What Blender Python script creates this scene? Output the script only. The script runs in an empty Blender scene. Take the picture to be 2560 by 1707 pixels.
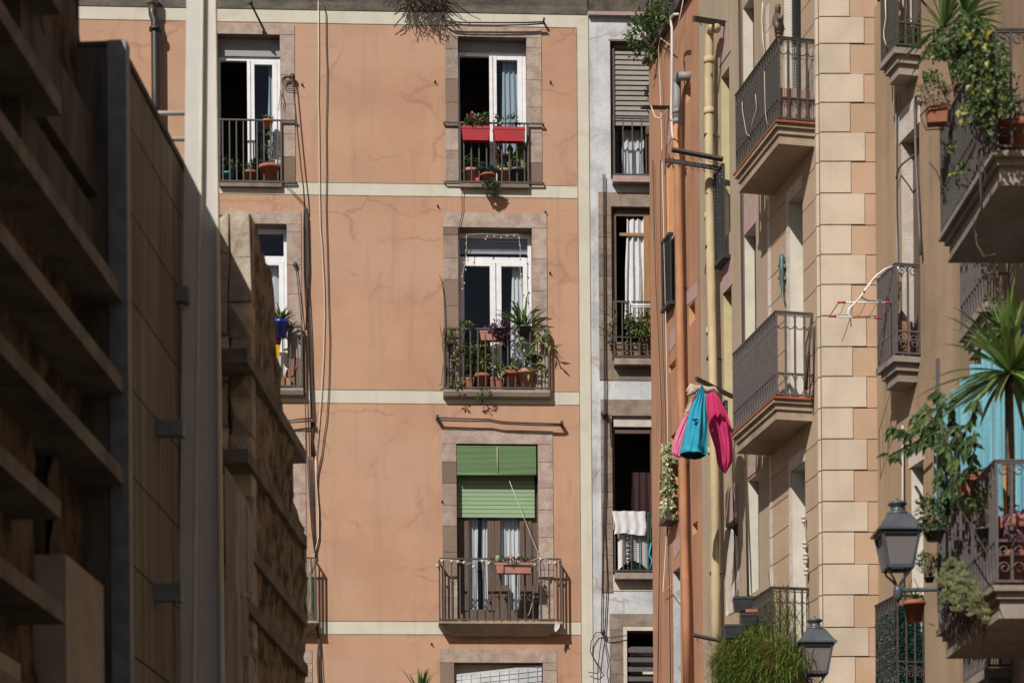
import bpy, math, random
from mathutils import Vector, Matrix
rnd = random.Random(7)
S = bpy.context.scene
COL = S.collection
# ---------------------------------------------------------------- camera (level, lens shifted up; a hair of roll)
F, CX, VH, ROLL, EYE = 5442.0, 1280.0, 2612.0, 0.0075, 1.6
cd = bpy.data.cameras.new('camera'); cam = bpy.data.objects.new('camera', cd); COL.objects.link(cam)
cd.sensor_fit = 'HORIZONTAL'; cd.sensor_width = 36; cd.lens = F/2560*36
cd.shift_y = (VH-853.5)/2560; cd.shift_x = 0
cd.clip_start = .1; cd.clip_end = 2000
RM = Matrix.Rotation(math.pi/2, 3, 'X') @ Matrix.Rotation(-ROLL, 3, 'Z')
cam.matrix_world = Matrix.Translation((0, 0, EYE)) @ RM.to_4x4()
cd.dof.use_dof = True; cd.dof.focus_distance = 34; cd.dof.aperture_fstop = 2.0
S.camera = cam
# ---------------------------------------------------------------- light
SUN = Vector((.36, .64, -.64)).normalized()          # the way the light travels
el = math.asin(-SUN.z); az = math.atan2(-SUN.x, -SUN.y)
w = bpy.data.worlds.new('World'); S.world = w; w.use_nodes = True
nt = w.node_tree; bg = nt.nodes['Background']; sky = nt.nodes.new('ShaderNodeTexSky')
sky.sky_type = 'NISHITA'; sky.sun_disc = False; sky.sun_elevation = el; sky.sun_rotation = az % (2*math.pi)
sky.air_density = 1.0; sky.dust_density = 1.5
nt.links.new(sky.outputs[0], bg.inputs[0]); bg.inputs[1].default_value = .045
sl = bpy.data.lights.new('sun', 'SUN'); sl.energy = 5.0; sl.angle = math.radians(.5); sl.color = (1, .94, .86)
so = bpy.data.objects.new('sun', sl); COL.objects.link(so); so.location = (-20, -30, 60)
so.rotation_euler = SUN.to_track_quat('-Z', 'Y').to_euler()
S.view_settings.view_transform = 'Standard'; S.view_settings.look = 'None'
S.view_settings.gamma = 1; S.view_settings.exposure = -.06
# ---------------------------------------------------------------- materials
def mat(name, c1, c2=None, scale=3, st=(1,1,1), rough=.85, bump=0, bs=60, island=0, c3=None, streak=0, crack=0, metal=0, transl=0, grime=0, wash=None, detail=5):
    m = bpy.data.materials.new(name); m.use_nodes = True; n = m.node_tree.nodes; l = m.node_tree.links
    b = n['Principled BSDF']; b.inputs['Roughness'].default_value = rough; b.inputs['Metallic'].default_value = metal
    if rough > .6: b.inputs['Specular IOR Level'].default_value = .25
    def N(t, **k):
        x = n.new(t)
        for a, v in k.items(): setattr(x, a, v)
        return x
    def mix(a, bb, f, mode='MIX'):
        x = N('ShaderNodeMix', data_type='RGBA', blend_type=mode)
        for s_, v in ((6, a), (7, bb), (0, f)):
            if hasattr(v, 'is_linked'): l.new(v, x.inputs[s_])
            elif s_ == 0: x.inputs[0].default_value = v
            else: x.inputs[s_].default_value = (*v, 1)
        return x.outputs[2]
    def ramp(v, p0, p1, a=0., bb=1.):
        x = N('ShaderNodeMapRange'); l.new(v, x.inputs[0]); x.interpolation_type = 'SMOOTHSTEP'
        for i, q in enumerate((p0, p1, a, bb)): x.inputs[i+1].default_value = q
        return x.outputs[0]
    def noise(sc, stv=(1,1,1), d=detail, off=0):
        mp = N('ShaderNodeMapping'); mp.inputs['Scale'].default_value = stv; mp.inputs['Location'].default_value = (off, off*.7, off*.3)
        l.new(tc.outputs['Object'], mp.inputs[0])
        x = N('ShaderNodeTexNoise'); x.inputs['Scale'].default_value = sc; x.inputs['Detail'].default_value = d; x.inputs['Roughness'].default_value = .6
        l.new(mp.outputs[0], x.inputs['Vector']); return x
    tc = N('ShaderNodeTexCoord')
    col = c1
    if c2: col = mix(c1, c2, ramp(noise(scale, st).outputs[0], .35, .65))
    if island or c3:
        gi = N('ShaderNodeNewGeometry').outputs['Random Per Island']
        if c3: col = mix(col, c3, ramp(gi, .55, .95))
        if island:
            wv = N('ShaderNodeMath', operation='MULTIPLY_ADD'); 
            wn = N('ShaderNodeTexWhiteNoise', noise_dimensions='1D'); l.new(gi, wn.inputs['W'])
            l.new(wn.outputs['Value'], wv.inputs[0]); wv.inputs[1].default_value = 2*island; wv.inputs[2].default_value = 1-island
            cc = N('ShaderNodeCombineColor'); [l.new(wv.outputs[0], cc.inputs[i]) for i in range(3)]
            col = mix(col, cc.outputs[0], 1.0, 'MULTIPLY')
    if wash: col = mix(col, wash, ramp(noise(.45, (1,1,1), 7, 31).outputs[0], .48, .62, 0, .55))
    if streak:
        col = mix(col, (.16,.12,.10), ramp(noise(1.6, (4, 4, .25), 6, 3).outputs[0], .5, .85, 0, streak))
    if grime:
        col = mix(col, (.10,.085,.07), ramp(noise(1.1, (1,1,1), 8, 11).outputs[0], .45, .8, 0, grime))
        col = mix(col, (.07,.06,.05), ramp(noise(24, (1,1,1), 3, 5).outputs[0], .6, .78, 0, grime*.6))
    if crack:
        nz = noise(1.3, (1,1,1), 5, 2)
        ad = N('ShaderNodeVectorMath', operation='MULTIPLY_ADD'); ad.inputs[1].default_value = (.9,.9,.9)
        l.new(nz.outputs['Color'], ad.inputs[0]); l.new(tc.outputs['Object'], ad.inputs[2])
        mp = N('ShaderNodeMapping'); mp.inputs['Scale'].default_value = (.75, .75, 1.25); l.new(ad.outputs[0], mp.inputs[0])
        vo = N('ShaderNodeTexVoronoi', feature='DISTANCE_TO_EDGE'); vo.inputs['Scale'].default_value = 1.0; l.new(mp.outputs[0], vo.inputs['Vector'])
        line = ramp(vo.outputs['Distance'], .0, .045, 1, 0)
        msk = ramp(noise(.9, (1,1,1), 3, 21).outputs[0], .45, .62)
        mm = N('ShaderNodeMath', operation='MULTIPLY'); l.new(line, mm.inputs[0]); l.new(msk, mm.inputs[1])
        m2 = N('ShaderNodeMath', operation='MULTIPLY'); l.new(mm.outputs[0], m2.inputs[0]); m2.inputs[1].default_value = crack
        col = mix(col, (.27,.125,.085), m2.outputs[0])
    if hasattr(col, 'is_linked'): l.new(col, b.inputs['Base Color'])
    else: b.inputs['Base Color'].default_value = (*col, 1)
    if bump:
        bn = N('ShaderNodeBump'); bn.inputs['Strength'].default_value = bump; bn.inputs['Distance'].default_value = .02
        l.new(noise(bs).outputs[0], bn.inputs['Height']); l.new(bn.outputs[0], b.inputs['Normal'])
    if transl:
        t = N('ShaderNodeBsdfTranslucent'); ms = N('ShaderNodeMixShader'); ms.inputs[0].default_value = transl
        if hasattr(col, 'is_linked'): l.new(col, t.inputs[0])
        else: t.inputs[0].default_value = (*col, 1)
        l.new(b.outputs[0], ms.inputs[1]); l.new(t.outputs[0], ms.inputs[2]); l.new(ms.outputs[0], n['Material Output'].inputs[0])
    return m
def glassmat(name, tint=(.9,.93,.95), mixf=.22, rough=.03, gcol=(.75,.8,.9)):
    m = bpy.data.materials.new(name); m.use_nodes = True; n = m.node_tree.nodes; l = m.node_tree.links
    n.remove(n['Principled BSDF'])
    a = n.new('ShaderNodeBsdfTransparent'); a.inputs[0].default_value = (*tint, 1)
    g = n.new('ShaderNodeBsdfGlossy'); g.inputs['Roughness'].default_value = rough; g.inputs[0].default_value = (*gcol, 1)
    x = n.new('ShaderNodeMixShader'); x.inputs[0].default_value = mixf
    l.new(a.outputs[0], x.inputs[1]); l.new(g.outputs[0], x.inputs[2]); l.new(x.outputs[0], n['Material Output'].inputs[0])
    return m
MT = dict(
 orange=mat('orange_plaster', (.415,.242,.158), (.475,.29,.193), .8, bump=.4, bs=70, crack=.42, streak=.3, wash=(.46,.305,.215)),
 cream=mat('cream_paint', (.56,.535,.45), (.52,.49,.405), 2, bump=.15, bs=80, streak=.25, crack=.15),
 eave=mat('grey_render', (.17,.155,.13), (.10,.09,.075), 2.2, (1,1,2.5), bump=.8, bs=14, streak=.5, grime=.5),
 reveal=mat('reveal_stone', (.22,.17,.14), (.16,.125,.10), 4, bump=.3, bs=30),
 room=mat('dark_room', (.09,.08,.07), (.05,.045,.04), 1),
 stone=mat('sandstone', (.40,.325,.275), (.30,.225,.19), 5, bump=.6, bs=35, island=.2, grime=.34, c3=(.22,.155,.12)),
 stoneg=mat('grey_sandstone', (.30,.235,.19), (.19,.15,.12), 4, bump=.6, bs=30, island=.2, grime=.6),
 whitew=mat('white_limewash', (.57,.585,.60), (.42,.44,.47), 2.2, bump=.4, bs=30, grime=.55, streak=.4, crack=.5),
 cornice=mat('cornice_stone', (.13,.105,.08), (.05,.045,.04), 3, bump=.6, bs=20, streak=.5),
 iron=mat('dark_iron', (.045,.042,.04), (.07,.06,.052), 30, rough=.55, bump=.1),
 greyiron=mat('grey_iron', (.085,.078,.082), (.12,.10,.10), 25, rough=.5, bump=.1),
 white=mat('white_frame', (.78,.78,.80), (.70,.70,.73), 6, rough=.35),
 whitebox=mat('shutter_box', (.28,.27,.30), (.25,.24,.27), 6, rough=.5),
 brown=mat('brown_wood', (.12,.075,.055), (.085,.055,.04), 8, (6,6,.6), rough=.5, bump=.2, bs=30),
 tan=mat('tan_wood', (.36,.19,.075), (.27,.14,.055), 6, (8,8,.5), rough=.5, bump=.2, bs=30),
 curtain=mat('white_curtain', (.78,.79,.80), (.70,.72,.74), 3, (10,10,.4), rough=.8, transl=.25),
 blucurt=mat('pale_blue_curtain', (.38,.47,.52), (.33,.42,.47), 3, (10,10,.4), rough=.8, transl=.2),
 glass=glassmat('window_glass', mixf=.05),
 greenb=mat('green_slats', (.12,.215,.085), (.09,.17,.065), 3, (1,1,30), rough=.6, island=.10),
 greens=mat('pale_green_slats', (.22,.33,.19), (.20,.30,.175), 2, rough=.6, island=.04),
 greysh=mat('taupe_slats', (.26,.235,.21), (.22,.20,.18), 3, rough=.6, island=.06),
 cable=mat('black_cable', (.05,.035,.03), rough=.6),
 wcable=mat('white_cable', (.62,.55,.47), rough=.6),
 terra=mat('terracotta', (.36,.135,.08), (.29,.10,.06), 8, rough=.8, bump=.2, bs=60),
 pinkpot=mat('dusty_pink_plastic', (.42,.20,.15), (.37,.17,.13), 6, rough=.6),
 maroon=mat('maroon_cloth', (.05,.014,.018), (.03,.02,.02), 9),
 red=mat('red_plastic', (.42,.018,.03), (.33,.02,.03), 4, rough=.5, grime=.3),
 bluepot=mat('blue_glaze', (.02,.06,.42), (.015,.045,.34), 5, rough=.3),
 teal=mat('teal_glaze', (.03,.20,.25), (.02,.15,.2), 5, rough=.35),
 blackp=mat('black_plastic', (.03,.032,.038), (.05,.05,.058), 7, rough=.4),
 soil=mat('soil', (.05,.035,.02), rough=1),
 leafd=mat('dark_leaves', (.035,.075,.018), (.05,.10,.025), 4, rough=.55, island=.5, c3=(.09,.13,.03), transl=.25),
 leafm=mat('mid_leaves', (.06,.125,.03), (.08,.14,.035), 4, rough=.5, island=.45, c3=(.16,.20,.06), transl=.3),
 leafy=mat('yellow_green_leaves', (.075,.125,.03), (.11,.15,.035), 4, rough=.5, island=.45, c3=(.26,.25,.05), transl=.3),
 leafb=mat('blue_green_leaves', (.09,.15,.125), (.12,.18,.15), 4, rough=.5, island=.3, c3=(.22,.24,.2), transl=.15),
 succ=mat('succulent_rosettes', (.50,.58,.34), (.58,.62,.38), 4, rough=.5, island=.2, c3=(.45,.40,.28), transl=.2),
 purple=mat('purple_leaves', (.10,.045,.09), (.14,.06,.11), 4, rough=.5, island=.4, transl=.2),
 bladel=mat('palm_leaves', (.17,.27,.07), (.22,.33,.11), 3, rough=.35, island=.35, c3=(.26,.30,.12), transl=.3),
 blade=mat('blade_leaves', (.075,.15,.04), (.10,.19,.06), 3, rough=.35, island=.35, c3=(.20,.25,.08), transl=.25),
 fern=mat('feathery_fern', (.075,.155,.02), (.11,.20,.03), 3, rough=.6, island=.5, c3=(.28,.25,.06), transl=.35),
 hedge=mat('artificial_hedge', (.008,.05,.045), (.012,.075,.065), 4, rough=.45, island=.5),
 flower=mat('pink_flowers', (.50,.05,.08), (.55,.12,.12), 4, rough=.6, island=.3, c3=(.6,.5,.4)),
 dead=mat('dead_twigs', (.10,.065,.045), (.06,.04,.03), 5, rough=.9, island=.3),
 bark=mat('bark', (.13,.085,.055), (.08,.055,.035), 12, bump=.5, bs=40),
 sideor=mat('side_orange', (.43,.235,.145), (.37,.19,.115), 1.2, (3,3,.5), bump=.25, bs=70, streak=.45, grime=.35),
 sidelt=mat('fresh_orange', (.58,.33,.165), (.54,.30,.15), 3, rough=.8),
 beige=mat('beige_render', (.40,.325,.235), (.35,.28,.20), 1.0, (3,3,.4), bump=.3, bs=70, streak=.4, grime=.22),
 peach=mat('peach_blocks', (.45,.335,.24), (.42,.30,.215), 1.5, bump=.3, bs=70, island=.05, streak=.3, grime=.15),
 quoin=mat('cream_blocks', (.56,.468,.37), (.49,.405,.32), 1.3, bump=.35, bs=60, island=.09, grime=.22, streak=.15),
 quoino=mat('orange_blocks', (.47,.325,.225), (.43,.29,.195), 1.3, bump=.35, bs=60, island=.08, grime=.18, streak=.15),
 ochre=mat('ochre_render', (.37,.262,.17), (.32,.225,.145), .9, (3,3,.3), bump=.3, bs=60, streak=.5, grime=.35),
 yellow=mat('yellow_reveal', (.58,.50,.29), (.52,.44,.25), 4, streak=.2),
 white2=mat('pale_reveal', (.66,.62,.53), (.58,.54,.46), 3, streak=.2, bump=.1),
 lilac=mat('lilac_stone', (.42,.30,.28), (.36,.26,.25), 9, bump=.4, bs=60),
 palest=mat('pale_stone', (.62,.56,.51), (.52,.45,.40), 5, bump=.5, bs=40, island=.1, grime=.1),
 ypipe=mat('cream_yellow_pipe', (.55,.45,.275), (.44,.35,.21), 3, (1,1,.5), rough=.7, streak=.4, grime=.3),
 opipe=mat('orange_pipe', (.47,.225,.12), (.36,.17,.09), 3, (1,1,.5), rough=.7, streak=.45, grime=.3),
 gpipe=mat('grey_pipe', (.25,.25,.26), (.20,.20,.21), 5, rough=.6, streak=.2),
 wpipe=mat('white_pipe', (.62,.56,.55), (.55,.5,.49), 5, rough=.6, streak=.2),
 dpipe=mat('black_pipe', (.03,.025,.025), (.045,.035,.03), 5, rough=.45),
 slab=mat('balcony_slab', (.40,.32,.235), (.30,.235,.17), 2.5, bump=.4, bs=40, grime=.55, streak=.35),
 slabd=mat('grey_balcony_slab', (.33,.285,.245), (.25,.21,.18), 2.5, bump=.4, bs=40, grime=.45, streak=.3),
 tile=mat('red_floor_tiles', (.33,.10,.05), (.27,.08,.04), 9, rough=.7),
 greenslat=mat('grey_green_shutter', (.10,.15,.15), (.08,.125,.125), 3, rough=.6),
 lattice=mat('blue_black_lattice', (.028,.032,.042), rough=.5),
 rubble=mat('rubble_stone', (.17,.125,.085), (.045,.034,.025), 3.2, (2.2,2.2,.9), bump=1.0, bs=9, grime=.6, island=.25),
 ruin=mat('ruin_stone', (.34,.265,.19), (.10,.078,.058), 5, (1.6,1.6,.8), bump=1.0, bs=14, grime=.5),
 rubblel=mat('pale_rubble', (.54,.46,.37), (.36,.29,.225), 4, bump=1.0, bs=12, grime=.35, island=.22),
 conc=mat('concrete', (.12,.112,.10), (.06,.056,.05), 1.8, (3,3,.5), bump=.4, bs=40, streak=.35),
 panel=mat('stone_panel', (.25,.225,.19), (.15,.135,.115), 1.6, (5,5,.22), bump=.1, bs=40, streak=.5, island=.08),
 steel=mat('pale_painted_steel', (.50,.485,.45), (.455,.44,.41), 2, rough=.45, bump=.05, grime=.06),
 steeld=mat('grey_steel', (.20,.22,.23), (.14,.155,.165), 8, rough=.5, grime=.15),
 plate=mat('light_plaster_panel', (.42,.36,.31), (.33,.285,.245), 2.2, rough=.9, grime=.2, streak=.3),
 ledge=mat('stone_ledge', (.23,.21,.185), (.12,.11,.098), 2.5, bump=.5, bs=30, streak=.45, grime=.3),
 board=mat('weathered_boards', (.66,.56,.43), (.50,.42,.32), 3, (9,9,.4), bump=.3, bs=30, island=.2, streak=.5),
 street=mat('street_paving', (.06,.056,.052), (.045,.042,.04), .8, rough=.9, bump=.2),
 plain=mat('plain_render', (.36,.29,.22), (.30,.24,.18), 1, streak=.3),
 blue=mat('turquoise_boards', (.10,.34,.44), (.20,.48,.57), 2.5, (14,14,.5), rough=.6, island=.16, streak=.35, bump=.3, bs=30),
 pinkc=mat('bright_pink_cloth', (.62,.045,.17), (.68,.06,.20), 2, rough=.9, transl=.25, bump=.3, bs=14),
 pinkl=mat('soft_pink_cloth', (.72,.20,.34), (.75,.26,.40), 2, rough=.9, transl=.25, bump=.3, bs=14),
 bluec=mat('teal_blue_cloth', (.03,.33,.48), (.045,.37,.52), 2, rough=.9, transl=.15, bump=.2, bs=20),
 navy=mat('navy_lining', (.012,.03,.07), rough=.9),
 floral=mat('pale_patterned_cloth', (.42,.42,.28), (.55,.30,.28), 30, rough=.9),
 towel=mat('white_towel', (.72,.72,.74), (.64,.64,.66), 20, rough=.95, bump=.5, bs=60, transl=.1),
 yflag=mat('yellow_cloth', (.80,.48,.02), (.75,.43,.02), 2, rough=.8, transl=.3),
 rflag=mat('red_cloth', (.60,.03,.02), rough=.8, transl=.3),
 bulb=mat('frosted_bulb', (.50,.46,.40), rough=.3),
 lampm=mat('lamp_painted_iron', (.055,.065,.082), (.085,.095,.11), 5, rough=.35, grime=.1),
 wicker=mat('wicker', (.33,.19,.10), (.2,.11,.06), 30, bump=.6, bs=60),
 green_net=mat('green_netting', (.03,.16,.12), rough=.7),
 netw=mat('pale_netting', (.50,.48,.45), rough=.8),
 bronze=mat('verdigris_bronze', (.10,.17,.16), (.05,.09,.09), 14, rough=.5, metal=.3),
 darkbronze=mat('dark_bronze', (.13,.10,.085), (.09,.065,.055), 14, rough=.5),
 cyan=mat('cyan_rope', (.02,.35,.55), rough=.6),
 wickpot=mat('orange_pot', (.52,.17,.07), (.45,.14,.06), 8, rough=.7),
)
lg = glassmat('lantern_glass', (.6,.57,.56), .28, .3, (.5,.5,.52)); MT['lampglass'] = lg
ln = lg.node_tree; _d = ln.nodes.new('ShaderNodeBsdfDiffuse'); _d.inputs[0].default_value = (.27,.25,.255,1); _x = ln.nodes.new('ShaderNodeMixShader'); _x.inputs[0].default_value = .62
_o = ln.nodes['Material Output']; _s = _o.inputs[0].links[0].from_socket; ln.links.new(_s, _x.inputs[1]); ln.links.new(_d.outputs[0], _x.inputs[2]); ln.links.new(_x.outputs[0], _o.inputs[0])
# ---------------------------------------------------------------- mesh collecting
class MB:
    def __init__(s): s.v=[]; s.f=[]; s.m=[]; s.sm=[]
    def add(s, vs, fs, m=0, smooth=False):
        o=len(s.v); s.v += [tuple(p) for p in vs]; s.f += [tuple(i+o for i in f) for f in fs]; s.m += [m]*len(fs); s.sm += [smooth]*len(fs); return s
    def quad(s, a,b,c,d, m=0): return s.add([a,b,c,d], [(0,1,2,3)], m)
    def box(s, x0,x1,y0,y1,z0,z1, m=0, taper=None):
        v=[(x0,y0,z0),(x1,y0,z0),(x1,y1,z0),(x0,y1,z0),(x0,y0,z1),(x1,y0,z1),(x1,y1,z1),(x0,y1,z1)]
        return s.add(v, [(0,3,2,1),(4,5,6,7),(0,1,5,4),(1,2,6,5),(2,3,7,6),(3,0,4,7)], m)
    def bar(s, a, b, wx, wy=None, m=0):
        a=Vector(a); b=Vector(b); d=(b-a).normalized(); wy=wy or wx
        u=d.cross(Vector((0,1,0)));
        if u.length<.1: u=d.cross(Vector((1,0,0)))
        u.normalize(); v=d.cross(u)
        vs=[]
        for p in (a,b):
            for i,j in ((-1,-1),(1,-1),(1,1),(-1,1)): vs.append(p+u*wx/2*i+v*wy/2*j)
        return s.add(vs, [(3,2,1,0),(4,5,6,7),(0,1,5,4),(1,2,6,5),(2,3,7,6),(3,0,4,7)], m)
    def tube(s, pts, r, n=6, m=0, cap=True):
        pts=[Vector(p) for p in pts]; vs=[]; k=len(pts)
        rr = r if isinstance(r,(list,tuple)) else [r]*k
        up=None
        for i,p in enumerate(pts):
            t=(pts[min(i+1,k-1)]-pts[max(i-1,0)])
            if t.length<1e-7: t=Vector((0,0,1))
            t.normalize()
            if up is None:
                up=t.cross(Vector((.31,.95,.1))); 
                if up.length<.05: up=t.cross(Vector((1,0,0)))
            up=(up-t*up.dot(t)); up.normalize(); w_=t.cross(up)
            for j in range(n):
                a=2*math.pi*j/n; vs.append(p+up*math.cos(a)*rr[i]+w_*math.sin(a)*rr[i])
        fs=[]
        for i in range(k-1):
            for j in range(n):
                a=i*n+j; b=i*n+(j+1)%n; fs.append((a,b,b+n,a+n))
        if cap: fs += [tuple(range(n-1,-1,-1)), tuple(range((k-1)*n,k*n))]
        return s.add(vs, fs, m, True)
    def lathe(s, c, prof, n=16, m=0, smooth=True, a0=0):
        vs=[]; 
        for r,z in prof:
            for j in range(n):
                a=2*math.pi*j/n+a0; vs.append((c[0]+r*math.cos(a), c[1]+r*math.sin(a), c[2]+z))
        fs=[]
        for i in range(len(prof)-1):
            for j in range(n):
                a=i*n+j; b=i*n+(j+1)%n; fs.append((a,b,b+n,a+n))
        fs.append(tuple(range(n-1,-1,-1))); fs.append(tuple(range((len(prof)-1)*n, len(prof)*n)))
        return s.add(vs, fs, m, smooth)
    def prism(s, poly, y0, y1, m=0):           # poly in (x,z), counter clockwise seen from the front
        n=len(poly); vs=[(x,y0,z) for x,z in poly]+[(x,y1,z) for x,z in poly]
        fs=[tuple(range(n)), tuple(range(2*n-1,n-1,-1))]+[(i,i+n,(i+1)%n+n,(i+1)%n) for i in range(n)]
        return s.add(vs, fs, m)
    def prof_s(s, poly, s0, s1, m=0):          # poly in (y,z) swept along s
        n=len(poly); vs=[(s0,y,z) for y,z in poly]+[(s1,y,z) for y,z in poly]
        fs=[tuple(range(n)), tuple(range(2*n-1,n-1,-1))]+[(i,i+n,(i+1)%n+n,(i+1)%n) for i in range(n)]
        return s.add(vs, fs, m)
    def sheet(s, fn, nu, nv, m=0, smooth=True):
        vs=[fn(i/nu, j/nv) for j in range(nv+1) for i in range(nu+1)]
        fs=[(j*(nu+1)+i, j*(nu+1)+i+1, (j+1)*(nu+1)+i+1, (j+1)*(nu+1)+i) for j in range(nv) for i in range(nu)]
        return s.add(vs, fs, m, smooth)
    def ball(s, c, r, m=0, n=8, sq=(1,1,1)):
        vs=[];k=n//2+1
        for i in range(k+1):
            t=math.pi*i/k
            for j in range(n):
                a=2*math.pi*j/n; vs.append((c[0]+r*sq[0]*math.sin(t)*math.cos(a), c[1]+r*sq[1]*math.sin(t)*math.sin(a), c[2]+r*sq[2]*math.cos(t)))
        fs=[(i*n+j,(i+1)*n+j,(i+1)*n+(j+1)%n,i*n+(j+1)%n) for i in range(k) for j in range(n)]
        return s.add(vs, fs, m, True)
    def leaf(s, p, d, nrm, L, W, m=0, fold=.25, bend=.15):
        d=Vector(d).normalized(); nrm=Vector(nrm); sd=d.cross(nrm)
        if sd.length<1e-3: sd=d.cross(Vector((.3,.5,.8)))
        sd.normalize(); nrm=sd.cross(d); p=Vector(p)
        vs=[p, p+d*L*.45+sd*W/2+nrm*W*fold, p+d*L*.5, p+d*L*.45-sd*W/2+nrm*W*fold, p+d*L-nrm*L*bend]
        return s.add(vs, [(0,1,2),(0,2,3),(1,4,2),(2,4,3)], m)
    def blade(s, p, d, L, W, droop=.4, n=5, m=0):
        d=Vector(d).normalized(); p=Vector(p); sd=d.cross(Vector((0,0,1)))
        if sd.length<.1: sd=Vector((rnd.uniform(-1,1),rnd.uniform(-1,1),0))
        sd.normalize(); vs=[]; q=p.copy(); st=L/n
        for i in range(n+1):
            t=i/n; w_=W/2*(math.sin(math.pi*min(.97,.12+.88*t))**.6)*(1 if t<.5 else 1-.3*(t-.5))
            if i==n: w_=W*.02
            nr=sd.cross(d).normalized()
            vs += [q+sd*w_+nr*w_*.35, q, q-sd*w_+nr*w_*.35]
            q=q+d*st; d=(d+Vector((0,0,-droop/n*(.4+1.4*t)))).normalized()
        fs=[]
        for i in range(n):
            a=i*3; fs += [(a,a+1,a+4,a+3),(a+1,a+2,a+5,a+4)]
        return s.add(vs, fs, m, True)
def rv(r=None):
    r=r or rnd
    while True:
        v=Vector((r.uniform(-1,1),r.uniform(-1,1),r.uniform(-1,1)))
        if .05<v.length<1: return v
# ---------------------------------------------------------------- frames: wall planes with local (along, into wall, up)
def ray(u,v):
    c=Vector((u-CX, VH-v, -F)); return RM@c
class Frame:
    def __init__(s, ox, oy, dx, dy):
        n=math.hypot(dx,dy); s.o=Vector((ox,oy,0)); s.d=Vector((dx/n,dy/n,0)); s.n=Vector((-dy/n,dx/n,0)); s.rz=math.atan2(dy,dx)
    def hit(s,u,v,out=0):
        r=ray(u,v); o=Vector((0,0,EYE)); q=s.o-s.n*out-o; t=q.dot(s.n)/r.dot(s.n); p=o+r*t
        return (p-s.o).dot(s.d), p.z
    def W(s,p): return s.o+s.d*p[0]+s.n*p[1]+Vector((0,0,p[2]))
    def L(s,p):
        q=Vector(p)-s.o; return (q.dot(s.d), q.dot(s.n), p[2])
    def rect(s,u0,v0,u1,v1,out=0):
        a=s.hit(u0,(v0+v1)/2,out)[0]; b=s.hit(u1,(v0+v1)/2,out)[0]; um=(u0+u1)/2
        return a,b,s.hit(um,v1,out)[1],s.hit(um,v0,out)[1]
def anchor(u,v,D):
    r=ray(u,v); t=D/r.y; return Vector((0,0,EYE))+r*t
ZM={'a':(440,0,2.7516),'b':(440,570,2.7516),'c':(440,1140,2.7656),
 'r1':(1060,0,2.7516),'r2':(1060,500,2.7516),'r3':(1060,1140,2.7656),
 'b4':(1600,0,3.1365),'b5':(1600,400,3.1365),'b6':(1600,800,3.1365),'b7':(1600,1207,3.1365),
 'c1':(2060,0,3.266),'c2':(2060,400,3.266),'c3':(2060,800,3.266),'c4':(2060,1227,3.266),
 'l1':(0,0,2.7516),'l2':(0,570,2.7516),'l3':(0,1140,2.7656),'s':(0,0,1)}
def Q(k,x,y): X,Y,s_=ZM[k]; return X+x/s_, Y+y/s_
def H(fr,k,x,y,out=0): return fr.hit(*Q(k,x,y),out)
def RC(fr,k,x0,y0,x1,y1,out=0): return fr.rect(*Q(k,x0,y0),*Q(k,x1,y1),out)
def PL(fr,k,pts,out=.03):      # polyline on a wall
    return [(lambda h:(h[0],-out,h[1]))(H(fr,k,x,y,out)) for x,y in pts]
class Thing:
    def __init__(s, fr, name, label, cat, base, group=None):
        o=bpy.data.objects.new(name,None); COL.objects.link(o); o.empty_display_size=.1
        o.location=fr.W(base); o.rotation_euler=(0,0,fr.rz); o['label']=label; o['category']=cat
        if group: o['group']=group
        s.o=o; s.base=base; s.fr=fr
    def part(s, name, mb, m, parent=None, label=None):
        o=mkobj(name, mb, m, s.base); o.parent = parent or s.o
        if label: o['label']=label
        return o
def mkobj(name, mb, m, base=(0,0,0)):
    me=bpy.data.meshes.new(name); bx,by,bz=base
    me.from_pydata([(x-bx,y-by,z-bz) for x,y,z in mb.v], [], mb.f)
    for q in (m if isinstance(m,(list,tuple)) else [m]): me.materials.append(MT[q])
    me.polygons.foreach_set('material_index', mb.m); me.polygons.foreach_set('use_smooth', mb.sm); me.update()
    o=bpy.data.objects.new(name,me); COL.objects.link(o); return o
def solo(fr, name, label, cat, mb, m, base=None, group=None):
    if base is None:
        xs=[p[0] for p in mb.v]; ys=[p[1] for p in mb.v]; zs=[p[2] for p in mb.v]
        base=((min(xs)+max(xs))/2,(min(ys)+max(ys))/2,min(zs))
    o=mkobj(name,mb,m,base); o.location=fr.W(base); o.rotation_euler=(0,0,fr.rz)
    o['label']=label; o['category']=cat
    if group: o['group']=group
    return o
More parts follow.
